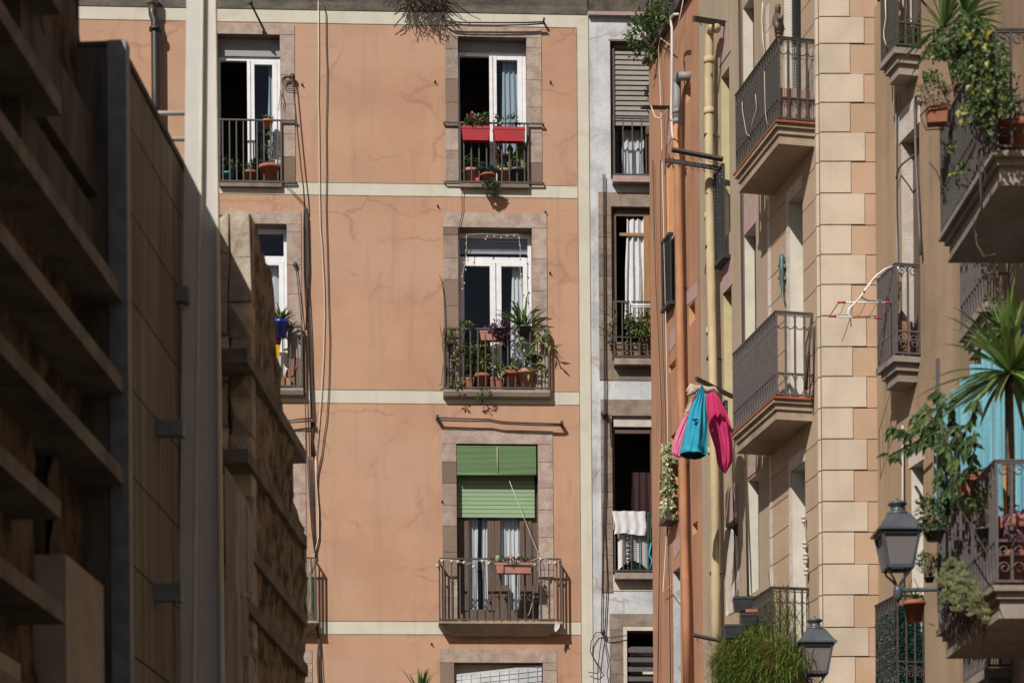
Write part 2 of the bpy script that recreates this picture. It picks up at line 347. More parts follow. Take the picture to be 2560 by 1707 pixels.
def wallgrid(mb, s0,s1,z0,z1, holes, matf=None, xs=(), zs=(), reveal=.3, roomd=1.4, y=0, mr=1, mroom=2):
    X=sorted({s0,s1,*[h[0] for h in holes],*[h[1] for h in holes],*[x for x in xs if s0<x<s1]})
    Z=sorted({z0,z1,*[h[2] for h in holes],*[h[3] for h in holes],*[z for z in zs if z0<z<z1]})
    X=[x for x in X if s0<=x<=s1]; Z=[z for z in Z if z0<=z<=z1]
    for i in range(len(X)-1):
        for j in range(len(Z)-1):
            a,b,c,d=X[i],X[i+1],Z[j],Z[j+1]; xm,zm=(a+b)/2,(c+d)/2
            if any(h[0]<xm<h[1] and h[2]<zm<h[3] for h in holes): continue
            mb.quad((a,y,c),(b,y,c),(b,y,d),(a,y,d), matf(xm,zm) if matf else 0)
    for h in holes:
        a,b,c,d=h[:4]; c=max(c,z0); d=min(d,z1); r=y+(h[4] if len(h)>4 else reveal); rm=h[5] if len(h)>5 else mr; e=r+roomd
        mb.quad((a,y,c),(a,y,d),(a,r,d),(a,r,c),rm); mb.quad((b,y,d),(b,y,c),(b,r,c),(b,r,d),rm)
        mb.quad((a,y,d),(b,y,d),(b,r,d),(a,r,d),rm); mb.quad((b,y,c),(a,y,c),(a,r,c),(b,r,c),rm)
        mb.quad((a,r,c),(a,r,d),(a,e,d),(a,e,c),mroom); mb.quad((b,r,d),(b,r,c),(b,e,c),(b,e,d),mroom)
        mb.quad((a,r,d),(b,r,d),(b,e,d),(a,e,d),mroom); mb.quad((b,r,c),(a,r,c),(a,e,c),(b,e,c),mroom)
        mb.quad((a,e,c),(b,e,c),(b,e,d),(a,e,d),mroom)
def shell(mb, s0,s1,z0,z1, y0,y1, m=0):   # sides, top and back of a building
    mb.quad((s0,y1,z0),(s0,y0,z0),(s0,y0,z1),(s0,y1,z1),m); mb.quad((s1,y0,z0),(s1,y1,z0),(s1,y1,z1),(s1,y0,z1),m)
    mb.quad((s0,y0,z1),(s1,y0,z1),(s1,y1,z1),(s0,y1,z1),m); mb.quad((s1,y1,z0),(s0,y1,z0),(s0,y1,z1),(s1,y1,z1),m)
def surround(mb, out, inn, proud=.014, below=False, hs=.42, inside=.002, r=None):
    r=r or rnd; a,b,c,d=out; e,f,g,h=inn; gp=.004
    for x0,x1 in ((a,e),(f,b)):
        if x1-x0<.03: continue
        z=c
        while z<d-(d-h)-.01:
            hh=min(hs*r.uniform(.75,1.25), h-z)
            if h-(z+hh)<.12: hh=h-z
            mb.box(x0,x1,-proud-r.uniform(0,.003),inside,z+gp,z+hh-gp); z+=hh
    mb.box(a,b,-proud,inside,h+gp,d)
def curtain(mb, s0,s1,z0,z1,y, amp=.02, waves=5, m=0, r=None, flare=0):
    ph=rnd.uniform(0,6); n=int(waves*8)
    def fn(u,v):
        x=s0+(s1-s0)*u + (u-.5)*flare*(1-v); a=amp*(1.2-.5*v)
        return (x+.006*math.sin(9*v+u*20), y+a*math.sin(2*math.pi*waves*u+ph+.8*v)+a*.4*math.sin(2*math.pi*waves*2.3*u+ph*2), z0+(z1-z0)*v)
    mb.sheet(fn, n, 8, m); return mb
def slats(mb, s0,s1,z0,z1,y,n,th=.01,m=0,tilt=.35):
    h=(z1-z0)/n
    for i in range(n):
        z=z0+i*h; mb.add([(s0,y-th,z+h*.02),(s1,y-th,z+h*.02),(s1,y,z+h*.96),(s0,y,z+h*.96),(s0,y+.01,z+h*.02),(s1,y+.01,z+h*.02),(s1,y+.01,z+h*.96),(s0,y+.01,z+h*.96)],
              [(0,1,2,3),(4,7,6,5),(0,4,5,1),(3,2,6,7),(0,3,7,4),(1,5,6,2)],m)
def leaves(mb, c, rad, n, L, W=None, m=0, hollow=.35, up=.2, r=None):
    r=r or rnd; W=W or L*.55; c=Vector(c)
    ncl=max(4,n//22); cl=[(rv(r).normalized()*r.uniform(.35,1), r.uniform(.28,.5)) for _ in range(ncl)]
    for i in range(n):
        q,cr=r.choice(cl); p=q*(1-cr*.5)+rv(r)*cr
        if p.length>1.15: p=p.normalized()*1.1
        pos=c+Vector((p.x*rad[0],p.y*rad[1],p.z*rad[2])); d=(p.normalized()*.7+rv(r)*.8+Vector((0,0,up)))
        s_=r.uniform(.6,1.25); mb.leaf(pos,d,Vector((0,-.3,1))+rv(r)*.7,L*s_,W*s_,m)
def stems(mb, base, c, rad, n, r0=.006, m=0):
    for i in range(n):
        e=Vector(c)+Vector((rnd.uniform(-1,1)*rad[0],rnd.uniform(-1,1)*rad[1],rnd.uniform(-.2,1)*rad[2]))*.8
        b=Vector(base); k=b.lerp(e,.5)+rv()*.05; mb.tube([b,k,e],[r0,r0*.7,r0*.3],5,m)
def pot(mb, c, r, h, m=0, ms=1, rim=True):
    p=[(r*.72,0),(r*.95,h*.8)]
    p += [(r*1.02,h*.8),(r*1.06,h*.82),(r*1.06,h),(r*.93,h),(r*.9,h*.9),(0.001,h*.9)] if rim else [(r,h),(r*.92,h),(r*.9,h*.9),(.001,h*.9)]
    mb.lathe(c,p,18,m)
def trough(mb, s0,s1,y0,y1,z0,z1, m=0, ms=1):
    t=.12*(z1-z0); k=.06*(s1-s0); a=.15*(y1-y0)
    def ring(e,z): return [(s0+k*e,y0+a*e,z),(s1-k*e,y0+a*e,z),(s1-k*e,y1-a*e,z),(s0+k*e,y1-a*e,z)]
    zr=z1-(z1-z0)*.18
    R=[ring(1,z0),ring(.25,zr),ring(0,zr),ring(0,z1),ring(.3,z1),ring(.35,z1-.02)]
    vs=[p for q in R for p in q]; fs=[(3,2,1,0)]
    for i in range(len(R)-1):
        for j in range(4):
            x=i*4+j; y=i*4+(j+1)%4; fs.append((x,y,y+4,x+4))
    n=(len(R)-1)*4; fs.append((n,n+1,n+2,n+3))
    mb.add(vs,fs,m)
def rosette(mb,c,r,n=12,m=0,tilt=(0,-.35,0)):
    for i in range(n):
        a=i*2.4; e=.15+.8*(i/n); d=Vector((math.cos(a)*e,math.sin(a)*e,1-.75*e))+Vector(tilt); mb.leaf(c,d,Vector((0,-.2,1)),r*(.6+.5*i/n),r*.5,m,.15,-.05)
def potted(fr, name, label, s,y,z, r,h, pm, kind, fr_, fm, group=None, n=None, L=.06, dz=0, square=False, cat='potted plant'):
    t=Thing(fr,name,label,cat,(s,y,z),group); mb=MB()
    if square: trough(mb,s-r,s+r,y-r*.6,y+r*.6,z,z+h)
    else: pot(mb,(s,y,z),r,h)
    p_=t.part('pot',mb,pm)
    mb=MB(); c=(s,y,z+h+fr_[2]*.8+dz)
    if kind=='bush':
        st=MB(); stems(st,(s,y,z+h*.85),c,fr_,7); t.part('stem',st,'bark'); leaves(mb,c,fr_,n or 160,L)
    elif kind=='spiky':
        for i in range(n or 26):
            a=rnd.uniform(0,6.28); e=rnd.uniform(.15,1); mb.blade((s,y,z+h*.9),(math.cos(a)*e,math.sin(a)*e,1.1-e*.6),fr_[2]*rnd.uniform(.8,1.5),L,rnd.uniform(.6,2.2),6)
    elif kind=='cactus':
        for i in range(n or 7):
            a=rnd.uniform(-1,1); x=s+a*fr_[0]; hh=fr_[2]*rnd.uniform(.7,1.3)
            pts=[(x+.012*math.sin(k*1.1+i),y+rnd.uniform(-.01,.01),z+h*.85+hh*k/7) for k in range(8)]
            mb.tube(pts,[L*.5*(1+.25*(-1)**k) for k in range(7)]+[L*.2],5)
    elif kind=='succ':
        for i in range(n or 22):
            q=rv(); mb_c=(c[0]+q.x*fr_[0],c[1]+q.y*fr_[1],c[2]+q.z*fr_[2]); rosette(mb,mb_c,L,10)
    t.part('foliage',mb,fm); return t
# ================================================================ the frames (planes) of the place
WF=Frame(0,0,1,0)
A=anchor(1340,1000,36.0); FA=Frame(A.x,A.y,1,.054)                      # orange apartment front
A=anchor(2050,500,27.5); CB=A.copy(); FB=Frame(A.x,A.y,.213,-1)          # long street front of the beige corner house
FQ=Frame(CB.x,CB.y,1,.012)                                               # its narrow end face
A=anchor(2192,700,27.46); FC=Frame(A.x,A.y,.213,-1)                      # ochre house
A=anchor(2391,907,25.1); CN=A.copy(); FN=Frame(A.x,A.y,.035,-1)          # near house on the right
FL=Frame(-3.85,0,.061,1)                                                 # left building
# ================================================================ ground
mb=MB(); mb.quad((-300,-300,0),(300,-300,0),(300,300,0),(-300,300,0)); g=mkobj('ground',mb,'street'); g['kind']='structure'
mb=MB(); mb.box(3.6,4.6,-20,24,.004,.12); mb.box(-4.4,-3.0,-20,15,.004,.12); g=mkobj('pavement',mb,'street'); g['kind']='structure'
# ================================================================ orange apartment building
HL=lambda k,x,y,o=0: FA.hit(*Q(k,x,y),o)
W={}
W['L1']=RC(FA,'s',543.6,87,701,459); W['R1']=RC(FA,'s',1145.4,94,1317,461)
W['L2']=RC(FA,'s',533,560,718,974);  W['R2']=RC(FA,'s',1146,570,1331,976)
W['L3']=RC(FA,'s',530,1112,731,1550);W['R3']=RC(FA,'s',1142,1110,1346,1550)
W['L4']=RC(FA,'s',527,1657,744,1960);W['R4']=RC(FA,'s',1136,1656,1358,1960)
SU={}
SU['L1']=RC(FA,'s',500,62,737,459); SU['R1']=RC(FA,'s',1113.5,70,1354,461)
SU['L2']=RC(FA,'s',497,529,754,974); SU['R2']=RC(FA,'s',1109,533,1368,976)
SU['L3']=RC(FA,'s',494,1075,765,1550);SU['R3']=RC(FA,'s',1106,1075,1383,1550)
SU['L4']=RC(FA,'s',490,1622,781,1960);SU['R4']=RC(FA,'s',1101,1623,1393,1960)
sR=HL('s',1476,800)[0]; sC=HL('s',1447,800)[0]; sL=-14.0
zt=HL('s',1200,66)[1]; zE=HL('s',1200,33)[1]
bands=[(HL('s',1200,493)[1],HL('s',1200,461.5)[1]),(HL('s',1100,1009.5)[1],HL('s',1100,976)[1]),(HL('s',1000,1585)[1],HL('s',1000,1552)[1])]
zs=[zt]+[z for b in bands for z in b]+[bands[2][0]-3.3,bands[2][0]-3.0]
def pm(x,z):
    if x>sC or z>zt: return 3
    return 3 if any(b[0]<z<b[1] for b in bands) else 0
T1=Thing(FA,'apartment_building','orange plastered apartment building with cream bands and stone framed windows facing the street','building',(0,0,0))
mb=MB(); holes=[(*W[k][:4],.28) for k in W]
wallgrid(mb,sL,sR,0,zE+2.6,holes,pm,[sC],zs); shell(mb,sL,sR,0,zE+2.6,0,9,0)
T1.part('wall',mb,['orange','reveal','room','cream'])
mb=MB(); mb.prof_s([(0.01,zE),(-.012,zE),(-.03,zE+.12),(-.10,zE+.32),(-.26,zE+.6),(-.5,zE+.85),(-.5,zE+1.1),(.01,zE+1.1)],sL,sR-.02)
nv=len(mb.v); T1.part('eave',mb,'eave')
# thin scored lines along the paint bands
mb=MB()
for z in [zt]+[z for b in bands for z in b]: mb.box(sL,sC,-.004,.01,z-.006,z+.006)
mb.box(sC-.006,sC+.006,-.0045,.01,0,zt)
T1.part('scored_line',mb,'stoneg')
WIN={}
def window(k,label=None):
    mb=MB(); surround(mb,SU[k],W[k],hs=.46); o=T1.part('window',mb,'stone',label=label); WIN[k]=o; return o
for k in W: window(k)
def sub(k,name,mb,m): return T1.part(name,mb,m,parent=WIN[k])
def whitewin(k,open_left=True,boxz=.33,transom=None,curt='blucurt',cs=(.62,.92)):
    a,b,c,d=W[k]; y=.2; wd=b-a
    zt_=d-boxz
    if boxz: mb=MB(); mb.box(a,b,y-.03,y+.1,zt_+.02,d+.0); sub(k,'shutter_box',mb,'whitebox')
    mb=MB(); t=.06
    mb.box(a,a+t*.6,y,y+.07,c,zt_); mb.box(b-t,b,y,y+.07,c,zt_); mb.box(a,b,y+.002,y+.068,zt_-.04,zt_+.02)
    m_=(a+b)/2+.02
    if transom: mb.box(a+t*.6,b-t,y+.004,y+.066,zt_-transom-.09,zt_-transom); zz=zt_-transom-.09
    else: zz=zt_-.04
    l0=a+t*.6
    if open_left:
        mb.box(m_-.06,m_-.005,y-.01,y+.05,c+.02,zz); mb.box(m_+.005,m_+.06,y-.012,y+.045,c+.02,zz)
    else:
        mb.box(m_-.10,m_-.006,y-.01,y+.05,c+.02,zz); mb.box(m_+.006,m_+.09,y-.012,y+.045,c+.02,zz)
        mb.box(l0,l0+.07,y-.008,y+.048,c+.02,zz); mb.box(l0+.07,m_-.1,y-.006,y+.046,zz-.06,zz); mb.box(l0+.07,m_-.1,y-.006,y+.046,c+.02,c+.12)
    mb.box(b-t-.08,b-t-.002,y-.008,y+.048,c+.02,zz); mb.box(m_+.06,b-t-.08,y-.006,y+.046,zz-.06,zz); mb.box(m_+.06,b-t-.08,y-.006,y+.046,c+.02,c+.12)
    sub(k,'frame',mb,'white')
    mb=MB(); mb.quad((m_+.05,y+.015,c+.1),(b-t-.07,y+.015,c+.1),(b-t-.07,y+.015,zz-.05),(m_+.05,y+.015,zz-.05))
    if not open_left: mb.quad((l0+.06,y+.015,c+.1),(m_-.09,y+.015,c+.1),(m_-.09,y+.015,zz-.05),(l0+.06,y+.015,zz-.05))
    if transom: mb.quad((l0,y+.03,zt_-transom),(b-t,y+.03,zt_-transom),(b-t,y+.03,zt_-.03),(l0,y+.03,zt_-.03))
    sub(k,'pane',mb,'glass')
    mb=MB(); curtain(mb,a+wd*cs[0],a+wd*cs[1],c+.05,zz,y+.14,.022,3.5,flare=.08); sub(k,'curtain',mb,curt)
whitewin('L1',True,.30,cs=(.80,.95)); whitewin('R1',True,.18,cs=(.66,.90)); whitewin('L2',False,.03,.42,'curtain',(.55,.93)); whitewin('R2',False,.05,.36,'curtain',(.74,.93))
a,b,c,d=W['R2']; mb=MB(); slats(mb,a+.04,b-.06,d-.34,d-.1,.26,4); sub('R2','roller_blind',mb,'whitebox')
a,b,c,d=W['L2']; mb=MB(); curtain(mb,a+.1,a+.62,c+.05,d-.4,.36,.02,5); sub('L2','curtain',mb,'curtain')
# third floor: brown doors, lace curtains, green roller shutter, green slat blind hanging in front
for k in ('R3','L3'):
    a,b,c,d=W[k]; y=.2; mb=MB(); m_=(a+b)/2
    for x0,x1 in ((a,a+.13),(b-.1,b)): mb.box(x0,x1,y,y+.07,c,d-.6)
    mb.box(a,b,y+.002,y+.068,c,c+.22)
    for x0,x1 in ((a+.13,a+.2),(m_-.16,m_-.045),(m_-.04,m_+.05),(b-.3,b-.22),(b-.2,b-.1)): mb.box(x0,x1,y-.02,y+.05,c+.2,d-.62)
    mb.box(m_-.04,m_+.2,y-.022,y+.048,c+.02,c+.62)
    sub(k,'frame',mb,'brown')
    mb=MB(); mb.quad((a+.2,y+.02,c+.22),(m_-.16,y+.02,c+.22),(m_-.16,y+.02,d-.7),(a+.2,y+.02,d-.7)); mb.quad((m_+.05,y+.02,c+.22),(b-.3,y+.02,c+.22),(b-.3,y+.02,d-.7),(m_+.05,y+.02,d-.7)); sub(k,'pane',mb,'glass')
    for x0,x1 in ((a+.14,a+.36),(a+.42,m_-.10),(m_+.05,b-.2)):
        mb=MB(); curtain(mb,x0,x1,c+.2,d-.9,y+.1,.018,3 if x1-x0<.3 else 6,flare=-.03); sub(k,'curtain',mb,'curtain')
    z1=H(FA,'r3',500,425,-.15)[1]; mb=MB(); slats(mb,a,b-.05,z1,d,.14,17,.006); sub(k,'roller_shutter',mb,'greens')
a,b,c,d=W['R3']
zb=H(FA,'r3',500,128,.02)[1]; mb=MB(); slats(mb,a+.01,b-.03,zb,d-.03,.0,24,.008); mb.tube([(a+.01,-.03,zb),(b-.03,-.03,zb)],.02,8)
x=(a+b)/2; o=solo(FA,'slat_blind','bright green slatted blind hanging in the upper part of the doorway above the pink planter','blind',mb,'greenb')
mb=MB(); mb.tube([(x,-.045,zb-.02),(x,-.03,d-.05)],.005,4); q=mkobj('pull_cord',mb,'wcable',((a+b)/2,0,0)); 
xs=[p for p in (a+.01,b-.03)]
q.parent=o; bb=FA.L(o.location); q.location=((a+b)/2-bb[0],-bb[1],-bb[2])
# R4 top of a lower window: cream panel and tilted reed mat
a,b,c,d=W['R4']; mb=MB(); mb.box(a,b,.2,.26,c,d); sub('R4','shutter',mb,'white2')
mb=MB(); p0=HL('r3',225,1510); p1=HL('r3',815,1445)
n=14
for i in range(n):
    z=-i*.085
    mb.add([(p0[0],.06,p0[1]+z),(p1[0],.06,p1[1]+z),(p1[0],.05,p1[1]+z-.078),(p0[0],.05,p0[1]+z-.078)],[(3,2,1,0)])
for i in range(9):
    x=p0[0]+(p1[0]-p0[0])*(i+.5)/9; zz=p0[1]+(p1[1]-p0[1])*(i+.5)/9; mb.bar((x,.045,zz),(x,.035,zz-1.2),.008)
mb.add([(p0[0],.055,p0[1]+.02),(p1[0],.055,p1[1]+.02),(p1[0],.055,p1[1]-.05),(p0[0],.055,p0[1]-.05)],[(3,2,1,0)])
solo(FA,'reed_blind','pale reed blind hanging crooked in the lowest half seen window','blind',mb,'whitew')
# ---- balconies of the orange front
def balc(name,s0,s1,zf,zr,out,n,rail_ext=0,slab=None,lab=None,m='iron',closed=True):
    mb=MB(); y=-out
    mb.box(s0-rail_ext,s1+rail_ext,y-.018,y+.006,zr-.012,zr+.014)
    mb.box(s0-rail_ext*(.9 if rail_ext else 0),s1+rail_ext*(.9 if rail_ext else 0),y-.014,y+.006,zf+.02,zf+.045)
    for i in range(n):
        x=s0+(s1-s0)*(i+.5)/n; mb.box(x-.010,x+.010,y-.010,y+.006,zf+.045,zr-.012)
    for x in (s0,s1):
        mb.box(x-.014,x+.014,y-.014,y+.010,zf,zr+.01)
        if closed and out>.06:
            mb.box(x-.012,x+.012,y+.01,0,zr-.012,zr+.012); mb.box(x-.012,x+.012,y+.01,0,zf+.02,zf+.045)
            k=max(1,int(out/.12))
            for j in range(k): yy=y+out*(j+1)/(k+1); mb.box(x-.009,x+.009,yy-.009,yy+.009,zf+.045,zr-.012)
        if rail_ext:
            for e in (x-rail_ext*.95 if x==s0 else x+rail_ext*.95,): mb.box(e-.01,e+.01,y,.01,zr-.01,zr+.01); mb.box(e-.01,e+.01,y,.01,zf+.02,zf+.04)
    o=T1.part('balcony_railing',mb,m)
    return o
def slabp(poly,s0,s1,m='slab'):
    mb=MB(); mb.prof_s(poly,s0,s1); return mb
zr=H(FA,'a',500,828,.05)[1]; zf=H(FA,'a',500,1262,.05)[1]
a=H(FA,'a',297,900,.05)[0]; b=H(FA,'a',722,900,.05)[0]; balc('x',a,b,zf,zr,.05,9,.26)
mb=MB(); mb.box(a,b,-.08,0,zf-.06,zf); T1.part('balcony_slab',mb,'stoneg')
zr=H(FA,'r1',500,850,.06)[1]; zf=H(FA,'r1',500,1268,.06)[1]
a=H(FA,'r1',247,1000,.06)[0]; b=H(FA,'r1',716,1000,.06)[0]; balc('x',a,b,zf,zr,.06,9,.27)
mb=MB(); mb.box(a,b,-.09,0,zf-.06,zf); T1.part('balcony_slab',mb,'stoneg')
zr=H(FA,'r2',500,888,.13)[1]; zf=H(FA,'r2',500,1306,.13)[1]; BZ2=zf
a=H(FA,'r2',140,1100,.13)[0]; b=H(FA,'r2',858,1100,.13)[0]; balc('x',a,b,zf,zr,.13,14)
mb=MB(); mb.prof_s([(0,zf),(-.15,zf),(-.15,zf-.04),(-.12,zf-.10),(0,zf-.12)],a-.02,b+.02); T1.part('balcony_slab',mb,'slabd')
wd=b-a; b2=H(FA,'b',865,900,.13)[0]; balc('x',b2-wd,b2,zf,zr,.13,14)
mb=MB(); mb.prof_s([(0,zf),(-.15,zf),(-.15,zf-.04),(-.12,zf-.10),(0,zf-.12)],b2-wd-.02,b2+.02); T1.part('balcony_slab',mb,'slabd')
zr3=H(FA,'r3',500,710,.26)[1]; zf3=H(FA,'r3',500,1142,.26)[1]
a3=H(FA,'r3',108,900,.26)[0]; b3=H(FA,'r3',947,900,.26)[0]; balc('x',a3,b3,zf3,zr3,.26,15)
def trap(a,b,zf):
    mb=MB(); y=-.28
    v=[(a,y,zf),(b,y,zf),(b,0,zf),(a,0,zf),(a,y,zf-.035),(b,y,zf-.035),(b,0,zf-.035),(a,0,zf-.035),(a+.22,y+.16,zf-.2),(b-.22,y+.16,zf-.2),(b-.22,0,zf-.2),(a+.22,0,zf-.2)]
    mb.add(v,[(0,1,2,3),(0,4,5,1),(1,5,6,2),(3,7,4,0),(4,8,9,5),(5,9,10,6),(7,11,8,4),(8,11,10,9)]); return mb
T1.part('balcony_slab',trap(a3-.02,b3+.02,zf3),'slab')
b4=H(FA,'c',965,900,.26)[0]; balc('x',b4-(b3-a3),b4,zf3,zr3,.26,15); T1.part('balcony_slab',trap(b4-(b3-a3)-.02,b4+.02,zf3),'slab')
mb=MB()   # green wire netting on the left third floor balcony
for i in range(30):
    x=b4-.02-i*.03; mb.bar((x,-.235,zf3+.05),(x,-.235,zr3-.02),.004)
for i in range(32): z=zf3+.05+i*.03; mb.bar((b4-.9,-.235,z),(b4-.02,-.235,z),.004)
solo(FA,'balcony_netting','green wire netting tied inside the balcony railing beside the cable bundle','netting',mb,'green_net')
# ---- clothes-line rods, pegs, pipe on the front
mb=MB(); P=PL(FA,'r1',[(130,125),(180,150),(260,156),(500,158),(700,157),(822,152)],.12); mb.tube(P,.012); P=PL(FA,'r1',[(130,128),(190,165),(280,173),(500,176),(700,172),(832,163)],.12); mb.tube(P,.012)
for x,y in ((130,125),(822,155)): q=PL(FA,'r1',[(x,y)],0)[0]; mb.bar((q[0],0.02,q[2]),(q[0],-.14,q[2]),.03)
solo(FA,'drying_rod','pair of thin black rods fixed under the eave over the top right window','drying rod',mb,'cable')
mb=MB(); P=PL(FA,'r2',[(90,1497),(300,1504),(450,1508),(540,1525),(640,1530),(800,1535),(945,1540)],.12); mb.tube(P,.012); P=PL(FA,'r2',[(95,1513),(300,1520),(450,1520),(530,1536),(640,1542),(800,1548),(945,1551)],.12); mb.tube(P,.013)
for x,y in ((92,1503),(945,1545)): q=PL(FA,'r2',[(x,y)],0)[0]; mb.bar((q[0],0.02,q[2]),(q[0],-.15,q[2]),.045)
solo(FA,'drying_rod','pair of bent dark rods fixed to the orange wall above the green blind','drying rod',mb,'cable')
mb=MB(); P=PL(FA,'b',[(700,1335),(840,1315),(935,1308)],.12); mb.tube(P,.012); P=PL(FA,'b',[(700,1345),(935,1325)],.12); mb.tube(P,.012); q=P[-1]; mb.bar((q[0],0.02,q[2]),(q[0],-.15,q[2]),.05)
solo(FA,'drying_rod','short pair of dark rods on the orange wall by the left cable bundle','drying rod',mb,'cable')
def peg(k,x,y,lab,l=.05):
    mb=MB(); p=PL(FA,k,[(x,y)],0)[0]; mb.tube([(p[0],.02,p[2]),(p[0],-l,p[2]),(p[0]+.006,-l-.006,p[2]+.015)],.008,6); mb.ball((p[0],-.012,p[2]),.018)
    solo(FA,'wall_hook',lab,'hook',mb,'cable',group='hooks in the orange wall')
for k,x,y,lab in (('a',868,586,'small black hook in the orange wall right of the top left window'),('r1',76,566,'small black hook left of the window with red planters'),
  ('r1',870,570,'small black hook right of the window with red planters'),('r1',95,1420,'black hook above the left corner of the second floor window frame'),('r1',835,1462,'black hook at the right top corner of the second floor window frame'),
  ('r2',866,504,'hook in the wall right of the window with string of bulbs'),('b',906,295,'hook in the wall under the left cable bundle top'),
  ('r3',52,1297,'rusty hook in the orange wall below the third floor balcony'),('r3',990,1312,'hook in the orange wall right below the third floor balcony corner'),('r3',125,315,'tiny hook at the left edge of the frame round the green blind')): peg(k,x,y,lab)
def bracket(k,p0,p1,lab,th=.03):
    mb=MB(); a_=PL(FA,k,[p0],0)[0]; b_=PL(FA,k,[p1],.35)[0]; mb.tube([(a_[0],0.03,a_[2]),(a_[0]+.02,-.1,a_[2]+.02),(b_[0]*.5+a_[0]*.5,-.25,b_[2]*.5+a_[2]*.5+.02),b_],th*.6,6); mb.ball(b_,.04); return solo(FA,'wall_bracket',lab,'bracket',mb,'iron')
bracket('a',(600,235),(512,20),'black iron bracket sticking out under the eave above the top left window')
# black rain pipe at the left
T=Thing(FA,'rain_pipe','black rain pipe running down the orange wall at far left','pipe',(H(FA,'l1',1070,300)[0],0,8))
mb=MB(); mb.tube(PL(FA,'l1',[(1048,38),(1050,100),(1066,150),(1068,300),(1070,600),(1076,1500)],.16),.068,12); T.part('pipe',mb,'dpipe')
mb=MB(); mb.tube(PL(FA,'l1',[(1046,-40),(1046,32)],.16),.09,12); T.part('clay_section',mb,'slab')
mb=MB(); q=PL(FA,'l1',[(1068,215)],.16)[0]; mb.lathe((q[0],q[1],q[2]),[(.1,0),(.1,.05)],12); T.part('clamp',mb,'dpipe')
# ---- cables
def cable(fr,lab,k,pts,r=.008,m='cable',out=.03,group=None,cat='cable'):
    mb=MB(); mb.tube(PL(fr,k,pts,out),r,5); return solo(fr,'cable',lab,cat,mb,m,group=group)
cable(FA,'pale cable hanging down the middle of the orange wall beside a dark one','a',[(978,-30),(981,400),(978,700),(982,800),(985,1100),(988,1350),(993,1568),(1005,1700),(1012,1850),(1018,1950),(1022,2150),(1015,2450),(1002,2680),(985,2900),(965,3140)],.0075,'wcable')
cable(FA,'long black cable falling down the middle of the orange wall','a',[(1000,0),(1020,50),(1032,100),(1033,300),(1040,500),(1038,700),(1033,900),(1036,1200),(1032,1400),(1036,1568),(1046,1900),(1050,2100),(1058,2350),(1050,2700),(1035,2900),(1018,3000),(1002,3140)],.008)
cable(FA,'black cable end looping into the left third floor balcony','c',[(1006,0),(980,120),(975,250),(982,340),(992,450),(985,580),(962,680),(958,705)],.011)
cable(FA,'pale cable crossing to the left third floor balcony','c',[(966,0),(968,150),(985,380),(985,560),(955,690),(920,800),(935,950),(925,1060),(875,1110)],.008,'wcable',.05)
mb=MB()
for dx in (-7,0,9,16): mb.tube(PL(FA,'a',[(885+dx*.4,1415),(885+dx,1568),(888+dx,1900),(900+dx*1.2,2100),(915+dx,2350),(925+dx*.8,2600),(935+dx,2880),(930+dx*.3,3010),(938+dx,3140)],.03+.01*(dx%3)),.009,5)
mb.tube(PL(FA,'a',[(885,1415),(905,1500),(912,1850),(895,2270)],.05),.014,5)
solo(FA,'cable_bundle','bundle of dark cables running down the orange wall right of the left windows','cable',mb,'cable')
mb=MB()
for dx in (0,10,22,32): mb.tube(PL(FA,'c',[(905+dx,0),(920+dx*.8,250),(938+dx*.4,500),(962+dx*.2,700)],.05),.008,5)
solo(FA,'cable_bundle','tangle of dark cables passing behind the left third floor balcony','cable',mb,'cable'); mb=MB()
for dx in (0,8,14,26): mb.tube(PL(FA,'c',[(968+dx*.5,1150),(985+dx*.3,1280),(975+dx,1420),(985+dx,1600)],.06),.008,5)
solo(FA,'cable_bundle','loose dark cables hanging under the slab of the left third floor balcony','cable',mb,'cable')
cable(FA,'taut dark cable slanting from a coil beside the top left window','a',[(800,530),(808,600),(835,900),(860,1150),(878,1300),(885,1420)],.012,out=.12)
cable(FA,'short dark cable slanting from the top left balcony','a',[(740,1250),(820,1335),(888,1410)],.008,out=.06)
mb=MB()
for i in range(5):
    r0=12+i*5; mb.tube(PL(FA,'a',[(768+r0*1.3*math.cos(t*.6),545+r0*math.sin(t*.6)+i*3) for t in range(11)],.06+.01*i),.006,4)
mb.tube(PL(FA,'a',[(735,560),(728,640),(745,700),(738,750)],.05),.005,4); mb.tube(PL(FA,'a',[(720,620),(712,700),(705,760)],.05),.005,4)
mb.ball(PL(FA,'a',[(800,528)],.08)[0],.05)
solo(FA,'cable_coil','untidy coil of black cable hung beside the top left window','cable',mb,'cable')
cable(FA,'thin dark cable arching along the left side of the string light window','r2',[(105,520),(120,540),(135,640),(145,800),(145,1000),(140,1100),(125,1200),(122,1270),(100,1277)],.007,out=.05)
cable(FA,'thin dark cable dangling from the red planter balcony to the window below','r1',[(258,1260),(268,1290),(262,1350),(264,1450),(240,1568),(238,1650)],.006,out=.05)
cable(FA,'thin dark cable with plug hanging over the frame of the left second floor window','b',[(822,255),(832,330),(845,450),(862,620),(872,720),(882,1000),(890,1250),(902,1568)],.008,out=.07)
mb=MB(); mb.ball(PL(FA,'b',[(820,252)],.06)[0],.05,sq=(.8,.5,1)); solo(FA,'lamp_socket','small black lamp holder on the frame of the left second floor window','lamp holder',mb,'cable')
